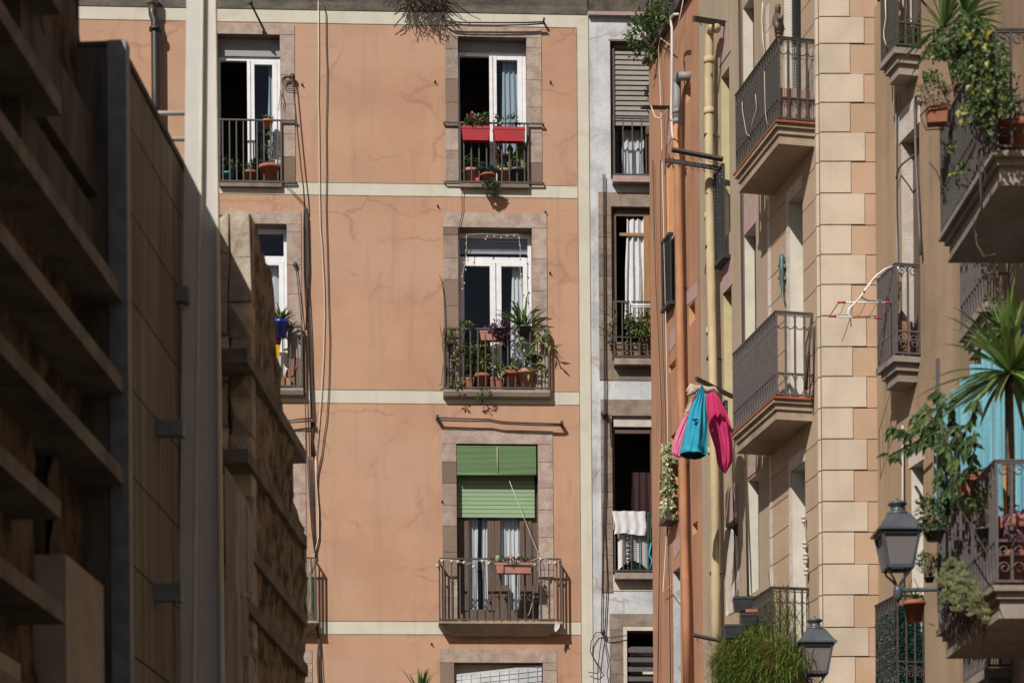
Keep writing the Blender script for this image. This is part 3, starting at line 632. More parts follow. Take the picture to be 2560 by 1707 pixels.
# string of bulbs at R2 and on R3 railing
def bulbs(fr,lab,k,pts,bp,out,r=.022):
    T=Thing(fr,'string_lights',lab,'string lights',PL(fr,k,[pts[0]],out)[0]); mb=MB(); mb.tube(PL(fr,k,pts,out),.004,4); T.part('wire',mb,'wcable')
    for p in PL(fr,k,bp,out): mb=MB(); mb.ball((p[0],p[1],p[2]-.03),r,sq=(1,1,1.15)); T.part('bulb',mb,'bulb')
bulbs(FA,'string of pale bulbs draped round the upper window pane above the crowded plant balcony','r2',[(265,600),(262,520),(285,430),(292,330),(292,238),(400,232),(530,240),(650,238),(662,330),(660,450),(668,600),(690,680)],
  [(265,600),(278,560),(262,515),(287,468),(276,420),(288,340),(290,290),(292,245),(436,240),(484,240),(530,248),(573,238),(424,258),(620,236),(655,250),(660,300),(663,395),(670,500),(666,570),(686,640)],.02,.015)
bulbs(FA,'string of round white bulbs along the railing below the green blind','r3',[(95,712),(190,716),(300,745),(400,716),(500,735),(640,760),(800,700),(900,730),(955,712)],
  [(92,745),(124,712),(192,714),(234,716),(277,722),(342,752),(403,714),(448,728),(768,740),(806,700),(870,726),(906,726)],.30,.026)
mb=MB(); mb.tube(PL(FA,'r3',[(590,170),(640,300),(700,450),(785,660),(790,760),(765,950),(730,1080),(700,1130)],.2),.0045,6)
solo(FA,'blind_strap','pale cord hanging slack from the green shutter to the balcony','cord',mb,'wcable')
# dead plant under the eave
mb=MB(); c=PL(FA,'a',[(1620,-75)],.3)[0]
for i in range(200):
    a_=rnd.uniform(0,1); x0=c[0]+rnd.uniform(-.3,.42); z0=c[2]+rnd.uniform(-.1,.25); pts=[(x0,c[1],z0)]
    dx=rnd.uniform(-.05,.09)
    for k in range(rnd.randint(2,6)): q=pts[-1]; pts.append((q[0]+dx+rnd.uniform(-.04,.04),q[1]+rnd.uniform(-.04,.04),q[2]-rnd.uniform(.03,.075)))
    mb.tube(pts,rnd.uniform(.004,.009),4)
solo(FA,'dead_plant','dried brown plant hanging from the grey eave','plant',mb,'dead')
# ---- plants and things on the balconies
def PP(k,x,y,out): h=H(FA,k,x,y,out); return h[0],-out,h[1]
yi=.07
def fp(name,lab,k,x,y,r,h,pm,kind,fr_,fm,out=-.07,**kw):
    s,y_,z=PP(k,x,y,out); return potted(FA,name,lab,s,y_,z,r,h,pm,kind,fr_,fm,**kw)
fp('potted_plant','leafy jade plant in a teal pot at the left end of the top left balcony','a',352,1262,.11,.16,'teal','bush',(.24,.1,.16),'leafm',n=240)
fp('potted_plant','bushy dark plant in a square terracotta pot on the top left balcony','a',510,1262,.12,.18,'terra','bush',(.17,.1,.13),'leafd',n=240)
fp('potted_plant','twisted bonsai like tree in a wide terracotta tub on the top left balcony','a',650,1262,.20,.26,'terra','bush',(.20,.1,.22),'leafm',n=90,L=.05,dz=.08)
fp('hanging_pot','small orange pot hung high on the top left railing','a',628,895,.09,.15,'wickpot','bush',(.13,.08,.05),'leafd',n=60,out=.0,L=.045,cat='hanging pot')
fp('hanging_plant','dark plant trailing just beneath the hung orange pot','a',628,960,.06,.05,'blackp','bush',(.12,.07,.06),'leafd',n=90,out=.0,L=.045,cat='hanging plant')
def box_planter(fr,lab,k,x0,y0,x1,y1,out,m,depth=.16,kind=None,fm='leafm',fm2=None,n=120,hh=.1,L=.05,name='planter_box'):
    a=H(fr,k,x0,(y0+y1)/2,out); b=H(fr,k,x1,(y0+y1)/2,out); z1=H(fr,k,(x0+x1)/2,y0,out)[1]; z0=H(fr,k,(x0+x1)/2,y1,out)[1]
    T=Thing(fr,name,lab,'planter',((a[0]+b[0])/2,-out,z0)); mb=MB(); trough(mb,a[0],b[0],-out,-out+depth,z0,z1); T.part('trough',mb,m)
    mb=MB(); mb.box(a[0]+.03,b[0]-.03,-out+.03,-out+depth-.03,z1-.05,z1-.015); T.part('soil',mb,'soil')
    c=((a[0]+b[0])/2,-out+depth/2,z1+hh*.5); 
    if n:
        mb=MB(); leaves(mb,c,((b[0]-a[0])/2,depth*.7,hh),n,L); T.part('foliage',mb,fm)
    if fm2:
        mb=MB(); leaves(mb,(c[0],c[1],c[2]+.02),((b[0]-a[0])/2*.9,depth*.6,hh),n//3,L*.8,L*.7); T.part('flower',mb,fm2)
    return T
box_planter(FA,'bright red planter box with pale flowering plants at the left of the top right railing','r1',258,866,455,960,.19,'red',n=260,fm2='flower',hh=.17,L=.065)
box_planter(FA,'bright red planter box with bare twigs at the right of the top right railing','r1',475,872,697,966,.20,'red',n=60,fm='leafb',hh=.17,L=.09)
fp('potted_plant','round bushy plant in a terracotta pot low on the left of the red planter balcony','r1',322,1264,.13,.22,'pinkpot','bush',(.18,.12,.14),'leafm',n=260)
fp('potted_plant','small empty looking terracotta pot beside the trailing grey succulent','r1',548,1264,.11,.22,'pinkpot','bush',(.08,.06,.03),'leafd',n=20)
fp('potted_plant','tall yellow green cactus in a black pot at the right of the red planter balcony','r1',638,1266,.16,.22,'blackp','cactus',(.12,.05,.46),'leafy',n=6,L=.1)
fp('potted_plant','low trailing green plant in a dark pot behind the cactus','r1',610,1264,.1,.16,'blackp','bush',(.12,.1,.2),'leafd',n=110,L=.05)
T=fp('trailing_succulent','grey blue succulent trailing through the railing below the red planters','r1',440,1262,.12,.14,'terra','succ',(.20,.10,.10),'leafb',n=26,L=.085,out=.03)
mb=MB(); c=PP('r1',468,1290,.14)
for i in range(34): q=rv(); rosette(mb,(c[0]+q.x*.15,c[1]+q.y*.07,c[2]+q.z*.16-.02),.08,9)
T.part('trail',mb,'leafb')
mb=MB(); c=PP('r1',374,1262,-.02); mb.lathe((c[0],c[1],c[2]),[(.06,0),(.07,.03),(.055,.075),(.03,.09)],14); solo(FA,'watering_cup','small red plastic cup on the floor of the red planter balcony','cup',mb,'red')
mb=MB(); c=PP('r1',524,1050,-.16); mb.lathe(c,[(.045,0),(.045,.12),(.03,.13),(.03,.16)],14); solo(FA,'glass_jar','small grey jar on the shelf inside the red planter window','jar',mb,'gpipe')
mb=MB(); a_=PP('r1',495,1060,-.12); mb.box(a_[0],a_[0]+.24,.11,.2,a_[2]-.04,a_[2]); mb.box(a_[0]+.02,a_[0]+.05,.12,.18,a_[2]-.6,a_[2]-.04); mb.box(a_[0]+.18,a_[0]+.21,.12,.18,a_[2]-.6,a_[2]-.04); solo(FA,'wooden_shelf','little wooden shelf standing just inside the red planter window','shelf',mb,'tan')
# R2 crowd
z2=-.02
def f2(lab,x,r,h,pm,kind,fr_,fm,**kw): return fp('potted_plant',lab,'r2',x,1302,r,h,pm,kind,fr_,fm,out=kw.pop('out',.03),**kw)
box_planter(FA,'terracotta trough at the left end of the crowded plant balcony','r2',258,1218,345,1298,.09,'terra',n=110,fm='leafm',hh=.22,L=.06)
box_planter(FA,'terracotta trough in the middle of the crowded plant balcony','r2',455,1222,552,1300,.09,'terra',n=120,fm='leafy',hh=.2,L=.07)
f2('leafy green shrub in a terracotta pot before the white door',400,.12,.24,'terra','bush',(.26,.13,.34),'leafy',n=420,L=.075,dz=.02)
f2('round terracotta pot with long pale leaf lying over its rim',602,.14,.28,'terra','spiky',(.1,.1,.22),'blade',n=9,L=.05)
f2('pinkish clay pot with climbing stems right of the round terracotta pot',700,.155,.30,'pinkpot','bush',(.2,.1,.26),'leafd',n=160,L=.08)
mb=MB(); 
for i in range(6):
    x=PP('r2',195+rnd.uniform(-25,50),1290,.11); pts=[x]
    for k in range(9): q=pts[-1]; pts.append((q[0]+rnd.uniform(-.05,.05),q[1]+rnd.uniform(-.02,.02),q[2]+.115))
    mb.tube(pts,.006,4)
T=Thing(FA,'climbing_plant','thin leafy climber on the left end of the crowded plant railing','climbing plant',PP('r2',200,1300,.1)); T.part('stem',mb,'bark')
mb=MB()
for cx,cy,rx,rz,n in ((205,960,.2,.18,70),(190,1060,.16,.16,50),(215,1150,.16,.14,50),(225,1270,.14,.1,50),(285,870,.2,.1,60),(290,1020,.12,.2,45)): 
    c=PP('r2',cx,cy,.12); leaves(mb,c,(rx,.08,rz),n,.07)
T.part('foliage',mb,'leafy')
box_planter(FA,'dusty pink planter with purple trailing leaves in the middle of the crowded railing','r2',383,898,556,960,.15,'pinkpot',n=90,fm='purple',hh=.06,L=.06)
T=Thing(FA,'purple_plant','dense purple leaved plant spilling over the middle of the railing','plant',PP('r2',550,900,.15)); mb=MB(); leaves(mb,PP('r2',552,885,.14),(.26,.12,.2),260,.075,.03); leaves(mb,PP('r2',560,950,.17),(.12,.06,.22),70,.06,.025); T.part('foliage',mb,'purple')
mb=MB(); pot(mb,PP('r2',552,935,.12),.1,.12); T.part('pot',mb,'blackp')
T=Thing(FA,'orchid_cactus','big strap leaved green plant arching over the right of the crowded railing','plant',PP('r2',690,900,.1))
mb=MB(); c=PP('r2',688,900,.08); pot(mb,(c[0],c[1],c[2]-.1),.13,.16); T.part('pot',mb,'blackp')
mb=MB()
for i in range(46):
    a_=rnd.uniform(0,6.28); e=rnd.uniform(.2,1); mb.blade((c[0]+rnd.uniform(-.06,.06),c[1],c[2]+.04),(math.cos(a_)*e,math.sin(a_)*e*.6,1.05-e*.5),rnd.uniform(.3,.62),.045,rnd.uniform(.2,2.8),6)
T.part('foliage',mb,'blade')
mb=MB()
for pts in ([(760,890),(800,930),(830,970),(880,1000),(905,1070)],[(770,900),(790,960),(740,1030),(720,1060)],[(650,890),(655,960),(680,1010)],[(800,920),(760,980),(735,1100)],[(780,890),(840,890),(845,960)],[(740,1130),(800,1130),(830,1060)],[(700,1210),(760,1160),(830,1180),(830,1240)],[(520,1180),(560,1150),(600,1138)]):
    P=PL(FA,'r2',pts,.16); mb.tube(P,.011,5)
    for i in range(len(P)-1):
        for t in (.3,.8): p=Vector(P[i]).lerp(Vector(P[i+1]),t); mb.leaf(p,Vector((rnd.uniform(-1,1),-.3,rnd.uniform(-.8,.4))),(0,-1,.3),rnd.uniform(.1,.2),.04)
T.part('runner',mb,'leafy')
mb=MB(); c=PP('r2',400,1340,.16)
for p in ((255,1340),(400,1330),(395,1370),(430,1330)): q=PP('r2',*p,.16); leaves(mb,q,(.07,.04,.08),14,.06)
solo(FA,'trailing_sprigs','few green sprigs drooping below the slab of the crowded plant balcony','plant',mb,'leafd')
# R3
T=box_planter(FA,'ribbed pink planter box with red and white flowers on the railing below the green blind','r3',492,735,757,805,.46,'pinkpot',n=190,fm='leafd',fm2='flower',hh=.09,depth=.17)
mb=MB(); mb.tube(PL(FA,'r3',[(548,830),(550,748),(742,752),(742,800)],.47),.009,5); T.part('hanger',mb,'iron')
mb=MB(); mb.lathe(PP('r3',512,735,.40),[(.04,0),(.045,.1),(.04,.11)],12); solo(FA,'tin_can','small green tin standing in the left end of the pink planter','tin',mb,'greens')
c=PP('r3',475,735,.3); mb=MB(); leaves(mb,c,(.06,.05,.16),50,.035); solo(FA,'herb_sprig','thin herb sprig beside the pink planter on the railing','plant',mb,'leafm')
mb=MB(); p=PL(FA,'r3',[(905,1150),(942,1148),(935,1185),(925,1198),(908,1215),(900,1190)],.29); mb.add([(x,y+rnd.uniform(-.015,.015),z) for x,y,z in p],[(0,1,2,3,4,5)]); solo(FA,'white_rag','little white rag hanging off the corner of the balcony slab','cloth',mb,'towel')
mb=MB(); mb.box(*(lambda p:(p[0]-.0,p[0]+.07))(PP('r3',250,1130,.1)),-.16,-.06,zf3,zf3+.15); solo(FA,'small_wooden_box','small dark box on the floor at the left end of the green blind balcony','box',mb,'brown')
# L2
fp('potted_plant','spider plant in a bright blue pot on the left second floor railing','b',720,753,.13,.27,'bluepot','spiky',(.1,.1,.24),'leafy',out=.2,n=44,L=.035)
fp('potted_plant','small terracotta pot behind the blue pot at the left second floor railing','b',695,800,.08,.13,'terra','bush',(.05,.05,.02),'leafd',out=.06,n=10)
mb=MB(); z1=H(FA,'b',700,805,.16)[1]; z0=H(FA,'b',700,1165,.16)[1]; x1=H(FA,'b',718,805,.16)[0]
def fl(u,v): 
    L=1.0*(1-.0*v); x=x1-(1-u)*1.3-.13*(1-v)*(u>.0)*(u)
    return (x, -.17-.03*math.sin(u*14+v*2), z0+(z1-z0)*v)
mb.sheet(fl,26,8); solo(FA,'yellow_flag','yellow cloth hung over the left second floor railing partly behind the stone wall','flag',mb,'yflag')
mb=MB(); a_=PP('b',735,1095,.0); mb.box(a_[0]-.06,a_[0]+.13,-.08,.04,a_[2],a_[2]+.13); solo(FA,'cardboard_box','small tan box on the floor of the left second floor balcony','box',mb,'tan')
T=Thing(FA,'roof_tile_stack','reddish ridged tile leaning on the left second floor balcony wall','tile',PP('b',745,1050,.02)); mb=MB()
for i in range(6):
    p=PP('b',735+i*5,1040-i*12,.02); mb.bar((p[0],p[1],p[2]),(p[0]+.18,p[1],p[2]+.08),.02,.03)
T.part('tile',mb,'terra')
# yucca tip at the bottom of the orange wall
mb=MB(); c=PP('c',1690,1640,.5)
for i in range(22):
    a_=rnd.uniform(0,6.28); e=rnd.uniform(.05,.8); mb.blade((c[0],c[1],c[2]-.1),(math.cos(a_)*e,math.sin(a_)*e,1.1),rnd.uniform(.35,.6),.05,.3)
mb2=MB(); mb2.tube([(c[0],c[1],c[2]-2.5),(c[0],c[1],c[2]-.08)],.04,8)
T=Thing(FA,'yucca_plant','tips of a spiky yucca reaching up at the bottom of the orange wall','yucca',(c[0],c[1],c[2]-2.5)); T.part('foliage',mb,'blade'); T.part('trunk',mb2,'bark')
mb=MB(); pot(mb,(c[0],c[1],c[2]-2.7),.2,.3); T.part('pot',mb,'terra')
# ================================================================ narrow whitewashed house
T2=Thing(FA,'whitewashed_house','narrow whitewashed house squeezed between the orange building and the orange side wall','building',(sR+.8,0,0))
yw=.02
WW={'W1':RC(FA,'s',1526,104,1660,449,-yw),'W2':RC(FA,'s',1529,518,1662,903,-yw),'W3':RC(FA,'s',1531,1040,1666,1436,-yw),'W4':RC(FA,'s',1568,1576,1672,1900,-yw)}
ztop=H(FA,'r1',1300,112)[1]; sE=sR+3.2
WW={k:(v[0],v[0]+(1.15 if k!='W4' else .9),v[2],v[3]) for k,v in WW.items()}
mb=MB(); wallgrid(mb,sR,sE,0,ztop,[(*WW[k],.2) for k in WW],y=yw); shell(mb,sR,sE,0,ztop+1.3,yw,7.9,0)
T2.part('wall',mb,['whitew','reveal','room'])
mb=MB(); z=ztop
mb.prof_s([(yw+.01,z),(-.05,z),(-.06,z+.05),(-.04,z+.06),(-.04,z+.48),(-.10,z+.55),(-.22,z+.6),(-.25,z+.8),(yw+.01,z+1.3)],sR+.002,sE); T2.part('cornice',mb,'cornice')
mb=MB(); mb.box(sR+.002,sE,-.065,yw+.01,z-.012,z+.045); T2.part('tile_edge',mb,'lilac')
def w2(k,out): 
    mb=MB(); surround(mb,out,WW[k],proud=.012,hs=.3); 
    mb.v=[(x,y+yw,z) for x,y,z in mb.v]
    return T2.part('window',mb,'stoneg')
WO={}
o=WW['W1']; mb=MB(); mb.box(o[0]-.02,o[1],yw-.004,yw+.02,o[3],o[3]+.03); WO['W1']=T2.part('window',mb,'stoneg')
s0=H(FA,'r1',1200,1500)[0]
WO['W2']=w2('W2',(s0,WW['W2'][1]+.2,WW['W2'][2]-.32,WW['W2'][3]+.24))
WO['W3']=w2('W3',(H(FA,'r2',1215,1450)[0],WW['W3'][1]+.2,WW['W3'][2]-.3,WW['W3'][3]+.27))
WO['W4']=w2('W4',(H(FA,'r3',1285,1400)[0],WW['W4'][1]+.3,WW['W4'][2],WW['W4'][3]+.28))
mb=MB(); o=WW['W2']; mb.box(s0,o[1]+.2,yw-.010,yw+.01,o[2]-.32,o[2]-.01); T2.part('patch_stone',mb,'stoneg')
mb=MB(); o=WW['W3']; mb.box(H(FA,'r2',1215,1450)[0]+.02,o[1]+.2,yw-.010,yw+.01,o[2]-.27,o[2]-.01); T2.part('patch_stone',mb,'palest')
def sub2(k,n,mb,m): return T2.part(n,mb,m,parent=WO[k])
for k in ('W1','W2','W3'):
    o=WW[k]; mb=MB(); mb.box(o[0]+.02,o[1],-.14,yw+.02,o[2]-.10,o[2]); sub2(k,'sill',mb,'lilac' if k=='W1' else 'stone')
o=WW['W1']; z1=H(FA,'r1',1400,865,-.12)[1]; zt1=H(FA,'r1',1400,340,-.12)[1]; mb=MB(); slats(mb,o[0]+.07,o[1],z1,zt1,.14,15,.02); sub2('W1','roller_shutter',mb,'greysh')
mb=MB(); mb.box(o[0],o[0]+.08,.1,.2,o[2],o[3]); mb.box(o[0],o[1],.1,.2,zt1,o[3]); mb.box(o[0]+.6,o[0]+.72,.12,.19,o[2],z1); mb.box(o[0],o[1],.12,.19,o[2],o[2]+.1); sub2('W1','frame',mb,'brown')
mb=MB(); curtain(mb,o[0]+.22,o[0]+.58,o[2]+.1,z1,.3,.02,4); sub2('W1','curtain',mb,'curtain')
mb=MB(); mb.quad((o[0]+.1,.17,o[2]+.1),(o[0]+.6,.17,o[2]+.1),(o[0]+.6,.17,z1),(o[0]+.1,.17,z1)); sub2('W1','pane',mb,'glass')
o=WW['W2']; mb=MB(); mb.box(o[0],o[0]+.09,.1,.2,o[2],o[3]); mb.box(o[0],o[1],.1,.2,o[3]-.12,o[3]); sub2('W2','frame',mb,'brown')
mb=MB(); x=H(FA,'r2',1512,300,-.1)[0]; mb.box(x,x+.1,.08,.16,o[2],o[3]-.12); mb.box(x+.12,x+.22,.1,.16,o[2],o[3]-.12); mb.box(x+.3,o[1],.1,.16,o[2],o[3]-.12); q=H(FA,'r2',1400,240,-.1); mb.box(o[0]+.15,x,.09,.13,q[1]-.02,q[1]+.03); sub2('W2','casement',mb,'tan')
mb=MB(); curtain(mb,o[0]+.27,o[0]+.70,o[2]+.7,o[3]-.16,.14,.035,4.5,flare=.1); sub2('W2','curtain',mb,'towel')
o=WW['W3']; mb=MB(); z1=H(FA,'r2',1400,1563,-.1)[1]; mb.box(o[0]+.03,o[1],.06,.2,z1,o[3]); sub2('W3','shutter_box',mb,'palest')
mb=MB(); mb.box(o[0],o[0]+.05,.1,.18,o[2],o[3]); x=H(FA,'r3',1568,200,-.1)[0]; mb.box(x,x+.1,.1,.18,o[2],z1); mb.box(o[0],o[1],.1,.18,z1-.1,z1-.04); sub2('W3','frame',mb,'brown')
mb=MB(); x=H(FA,'r3',1440,200,-.3)[0]; curtain(mb,x,x+.35,H(FA,'r3',1440,560,-.3)[1],H(FA,'r3',1440,100,-.3)[1],.4,.02,3); sub2('W3','curtain',mb,'maroon')
o=WW['W4']; mb=MB(); mb.box(o[0]-.06,o[0],yw-.02,yw+.1,o[2],o[3]+.06); mb.box(o[0]-.06,o[1],yw-.018,yw+.1,o[3]+.0,o[3]+.06); sub2('W4','frame',mb,'palest')
mb=MB(); mb.box(o[0]+.1,o[1],.5,.53,o[2],o[3]-.25); sub2('W4','curtain',mb,'white2')
mb=MB()
for i in range(8):
    z=H(FA,'r3',1500,1335+i*66,0)[1]; mb.add([(o[0]+.02,-.01,z),(o[1],-.01,z),(o[1],.12,z+.07),(o[0]+.02,.12,z+.07),(o[0]+.02,-.01,z-.05),(o[1],-.01,z-.05),(o[1],.12,z+.02),(o[0]+.02,.12,z+.02)],[(3,2,1,0),(4,5,6,7),(0,1,5,4),(0,4,7,3)])
sub2('W4','louvre_slat',mb,'greyiron')
def wrail(k,x0,x1,out,zr,zf,n,twist=False,net=False,lab=None):
    mb=MB(); y=-out; mb.box(x0,x1,y-.012,y+.012,zr-.012,zr+.012); mb.box(x0,x1,y-.01,y+.01,zf+.03,zf+.055)
    mb.box(x0,x0+.02,y,.05,zr-.01,zr+.01); mb.box(x0,x0+.02,y,.05,zf+.03,zf+.05)
    for i in range(n):
        x=x0+.02+(x1-x0-.02)*i/(n-1)*.98; mb.box(x-.010,x+.010,y-.010,y+.010,zf,zr)
    if twist:
        x=x0+.24
        for i in range(14): mb.ball((x,y,zf+.08+(zr-zf-.1)*i/13),.028 if i%2 else .02,n=6,sq=(1,1,1.3))
    if k=='W2':
        for z in (zf+.13,zf+.24,zf+.36): mb.box(x0,x1,y-.006,y+.006,z-.008,z+.008)
    return T2.part('window_railing',mb,'iron')
o=WW['W1']; wrail('W1',o[0]+.02,o[1],.07,H(FA,'r1',1400,815,.07)[1],o[2],8)
o=WW['W2']; wrail('W2',o[0]+.0,o[1],.10,H(FA,'r2',1400,700,.1)[1],o[2],9,True)
o=WW['W3']; wrail('W3',o[0]+.0,o[1],.10,H(FA,'r3',1400,395,.1)[1],o[2],9,True)
# towels, netting, planter
o=WW['W3']; zr=H(FA,'r3',1400,395,.1)[1]; a_=H(FA,'r3',1312,450,.13)[0]; b_=H(FA,'r3',1538,450,.13)[0]; z0=H(FA,'r3',1400,540,.13)[1]
mb=MB(); mb.sheet(lambda u,v:(a_+(b_-a_)*u+.02*math.sin(v*5)-.03*(1-v)*u, -.135-.012*math.sin(u*22)-.01*math.sin(u*9+v*4), z0+(zr+.03-z0)*v+.02*(1-v)*math.sin(u*5)),24,8); mb.sheet(lambda u,v:(a_+(b_-a_)*u,-.06,z0+.1+(zr+.03-z0-.1)*v),4,2)
solo(FA,'white_towel','thick white towel folded over the railing of the whitewashed house','towel',mb,'towel')
c0=H(FA,'r3',1340,560,.03)[0]; c1=H(FA,'r3',1545,560,.03)[0]; zb0=H(FA,'r3',1400,790,.03)[1]
mb=MB(); mb.sheet(lambda u,v:(c0+(c1-c0)*u, -.04-.02*math.sin(u*16), zb0+(zr-.05-zb0)*v+ (1-v)*.16*math.sin(u*3.1)),22,8); solo(FA,'white_sheet','crumpled white sheet hanging behind the railing under the towel','sheet',mb,'towel')
mb=MB(); xx=H(FA,'r3',1555,500,.05)[0]
for i in range(14): x=xx+i*.03; mb.bar((x,-.07,o[2]+.05),(x,-.07,zr-.02),.005)
for i in range(30): z=o[2]+.05+i*.032; mb.bar((xx-.3,-.07,z),(xx+.4,-.07,z),.004)
solo(FA,'railing_netting','dark green netting tied to the right of the towel railing','netting',mb,'green_net')
mb=MB(); mb.tube(PL(FA,'r3',[(1570,600),(1555,680),(1578,720),(1560,780)],.1),.014,6); solo(FA,'blue_rope','bright blue rope looped on the towel railing','rope',mb,'cyan')
box_planter(FA,'weathered wooden crate planter behind the window railing with a jade bush','r2',1310,975,1590,1095,.05,'wicker',depth=.2,n=300,fm='leafy',hh=.3,L=.06,name='wooden_planter')
c=PP('r2',1500,860,.1); T=Thing(FA,'jade_bush','round yellow green jade bush on the wooden planter of the whitewashed house','bush',(c[0],c[1],c[2]-.3)); mb=MB(); leaves(mb,c,(.3,.16,.26),420,.065); T.part('foliage',mb,'leafy'); mb=MB(); stems(mb,(c[0],c[1],c[2]-.5),c,(.2,.1,.2),8,.01); T.part('stem',mb,'bark')
mb=MB(); mb.tube(PL(FA,'r2',[(1415,665),(1425,720),(1440,738),(1600,738)],.22),.014,6); mb.tube(PL(FA,'r2',[(1440,722),(1600,722)],.22),.014,6); solo(FA,'towel_rail','white metal airer bar hooked on the railing above the jade bush','airer',mb,'white')
mb=MB()
for pts in ([(1205,745),(1240,775),(1300,810)],[(1200,870),(1260,900),(1300,960)],[(1240,930),(1300,850)],[(1230,900),(1250,870)]): mb.tube(PL(FA,'r2',pts,.15),.006,4)
leaves(mb,PP('r2',1262,905,.15),(.08,.03,.05),12,.06); leaves(mb,PP('r2',1300,900,.12),(.1,.06,.3),40,.05); solo(FA,'straggly_climber','thin straggly branches reaching out left of the jade bush railing','plant',mb,'leafd')
for dx,lab in ((0,'dark cable running down the whitewashed wall, left of the pair'),(12,'dark cable running down the whitewashed wall, right of the pair')):
    cable(FA,lab,'r1',[(1232+dx,1200),(1234+dx,1500),(1236+dx,1950),(1238+dx,2300),(1240+dx,2800),(1240+dx,3400),(1232+dx,3600),(1225+dx*3,4000),(1220+dx*2,4340)],.009)
mb=MB(); ep=lambda pts:PL(FA,'r3',pts,.06)
mb.tube(ep([(1235,1215),(1190,1215),(1155,1280),(1150,1350),(1190,1420),(1225,1470),(1200,1500),(1135,1490)]),.008,5)
mb.tube(ep([(1235,1215),(1215,1350),(1200,1500),(1205,1600)]),.008,5); mb.tube(ep([(1235,1215),(1260,1350),(1275,1450),(1265,1500),(1285,1600)]),.008,5); mb.tube(ep([(1245,1240),(1290,1255),(1400,1238)]),.008,5); mb.ball(ep([(1238,1215)])[0],.045)
solo(FA,'cable_tangle','tangle of black cables looping at the foot of the whitewashed wall','cable',mb,'cable')
mb=MB(); P=PL(FA,'r2',[(1240,1470)],.05)[0]; mb.ball(P,.06); mb.tube(PL(FA,'r2',[(1235,1470),(1270,1475),(1275,1500),(1290,1700)],.05),.01,5); solo(FA,'junction_box','small black junction knot beside the lower window of the whitewashed house','junction box',mb,'cable')
# ================================================================ orange side building
T3=Thing(FB,'orange_side_building','narrow weathered orange house side receding beside the whitewashed house','building',(H(FB,'s',1700,800)[0],0,0))
sb=H(FB,'s',1752,800)[0]; s_far=H(FB,'s',1626,700)[0]; zr_=H(FB,'r1',1545,440)[1]
def bh(k,x0,y0,x1,y1): return RC(FB,k,x0,y0,x1,y1)
slots=[bh('b4',360,660,398,900),bh('b5',385,1090,430,1500),bh('b7',415,300,452,700),bh('b5',212,580,272,600)]
sl=[]
def hole(fr,k,xl,xr,ytop,ybot,rev=.25,mr=1): # ytop measured at the right(near) edge
    a=H(fr,k,xl,(ytop+ybot)/2)[0]; b=H(fr,k,xr,(ytop+ybot)/2)[0]; return (a,b,H(fr,k,xr,ybot)[1],H(fr,k,xr,ytop)[1],rev,mr)
h3=[hole(FB,'b4',362,398,640,765),hole(FB,'b5',385,432,1095,1250),hole(FB,'b7',412,452,292,380),hole(FB,'b5',212,272,-40,1110,.10,1)]
h3.append(hole(FB,'b7',245,300,-420,270,.12)); h3.append(hole(FB,'b7',262,318,650,1700,.12,3))
h3.append(hole(FB,'b6',225,282,300,360,.2))
mb=MB(); wallgrid(mb,s_far,sb,0,zr_,[h for h in h3 if h[1]-h[0]>.05],mr=1); shell(mb,s_far,sb,0,zr_,0,5,0)
T3.part('wall',mb,['sideor','sidelt','room','whitew'])
mb=MB(); mb.prof_s([(.02,zr_),(-.10,zr_),(-.11,zr_+.05),(.02,zr_+.08)],s_far-.05,sb); T3.part('roof_edge',mb,'cornice')
# fresh orange strip, grey lintels
mb=MB()
for k,pts in (('b5',[(368,1040),(448,950),(448,1075),(370,1140)]),('b5',[(230,1365),(275,1305),(275,1440),(225,1520)]),('b7',[(262,450),(312,410),(312,530),(270,600)]),('b4',[(212,1150),(262,1060),(262,880),(212,1010)])):
    mb=MB(); P=[H(FB,k,x,y) for x,y in pts]; mb.prism([(P[3][0],P[3][1]),(P[2][0],P[2][1]),(P[1][0],P[1][1]),(P[0][0],P[0][1])],-.006,.004); T3.part('stone_lintel',mb,'lilac')
pass
for lab,hh,mm in (('window_screen',h3[3],'lattice'),):
    a,b,c,d=hh[:4]; zt_=H(FB,'b5',270,580)[1]
    mb=MB(); mb.box(a-.02,b,-.10,-.02,zt_-.02,zt_+.02); n=26
    for i in range(n):
        z=c+(zt_-c)*i/n; mb.box(a-.01+.015*(i%2),b,-.085,-.05,z,z+(zt_-c)/n*.35); mb.ball((a-.0,-.07,z),.026,n=6)
    for i in range(6): s_=a+(b-a)*i/5; mb.box(s_-.01,s_+.01,-.08,-.06,c,zt_)
    mb.box(a-.03,b+.02,-.11,0,c-.05,c); T3.part('window_screen',mb,'lattice')
    mb=MB(); mb.box(a,b,.03,.09,zt_,d); T3.part('brick_infill',mb,'sidelt')
    mb=MB(); mb.box(a,b,.02,.05,c,zt_); T3.part('pane',mb,'lattice')
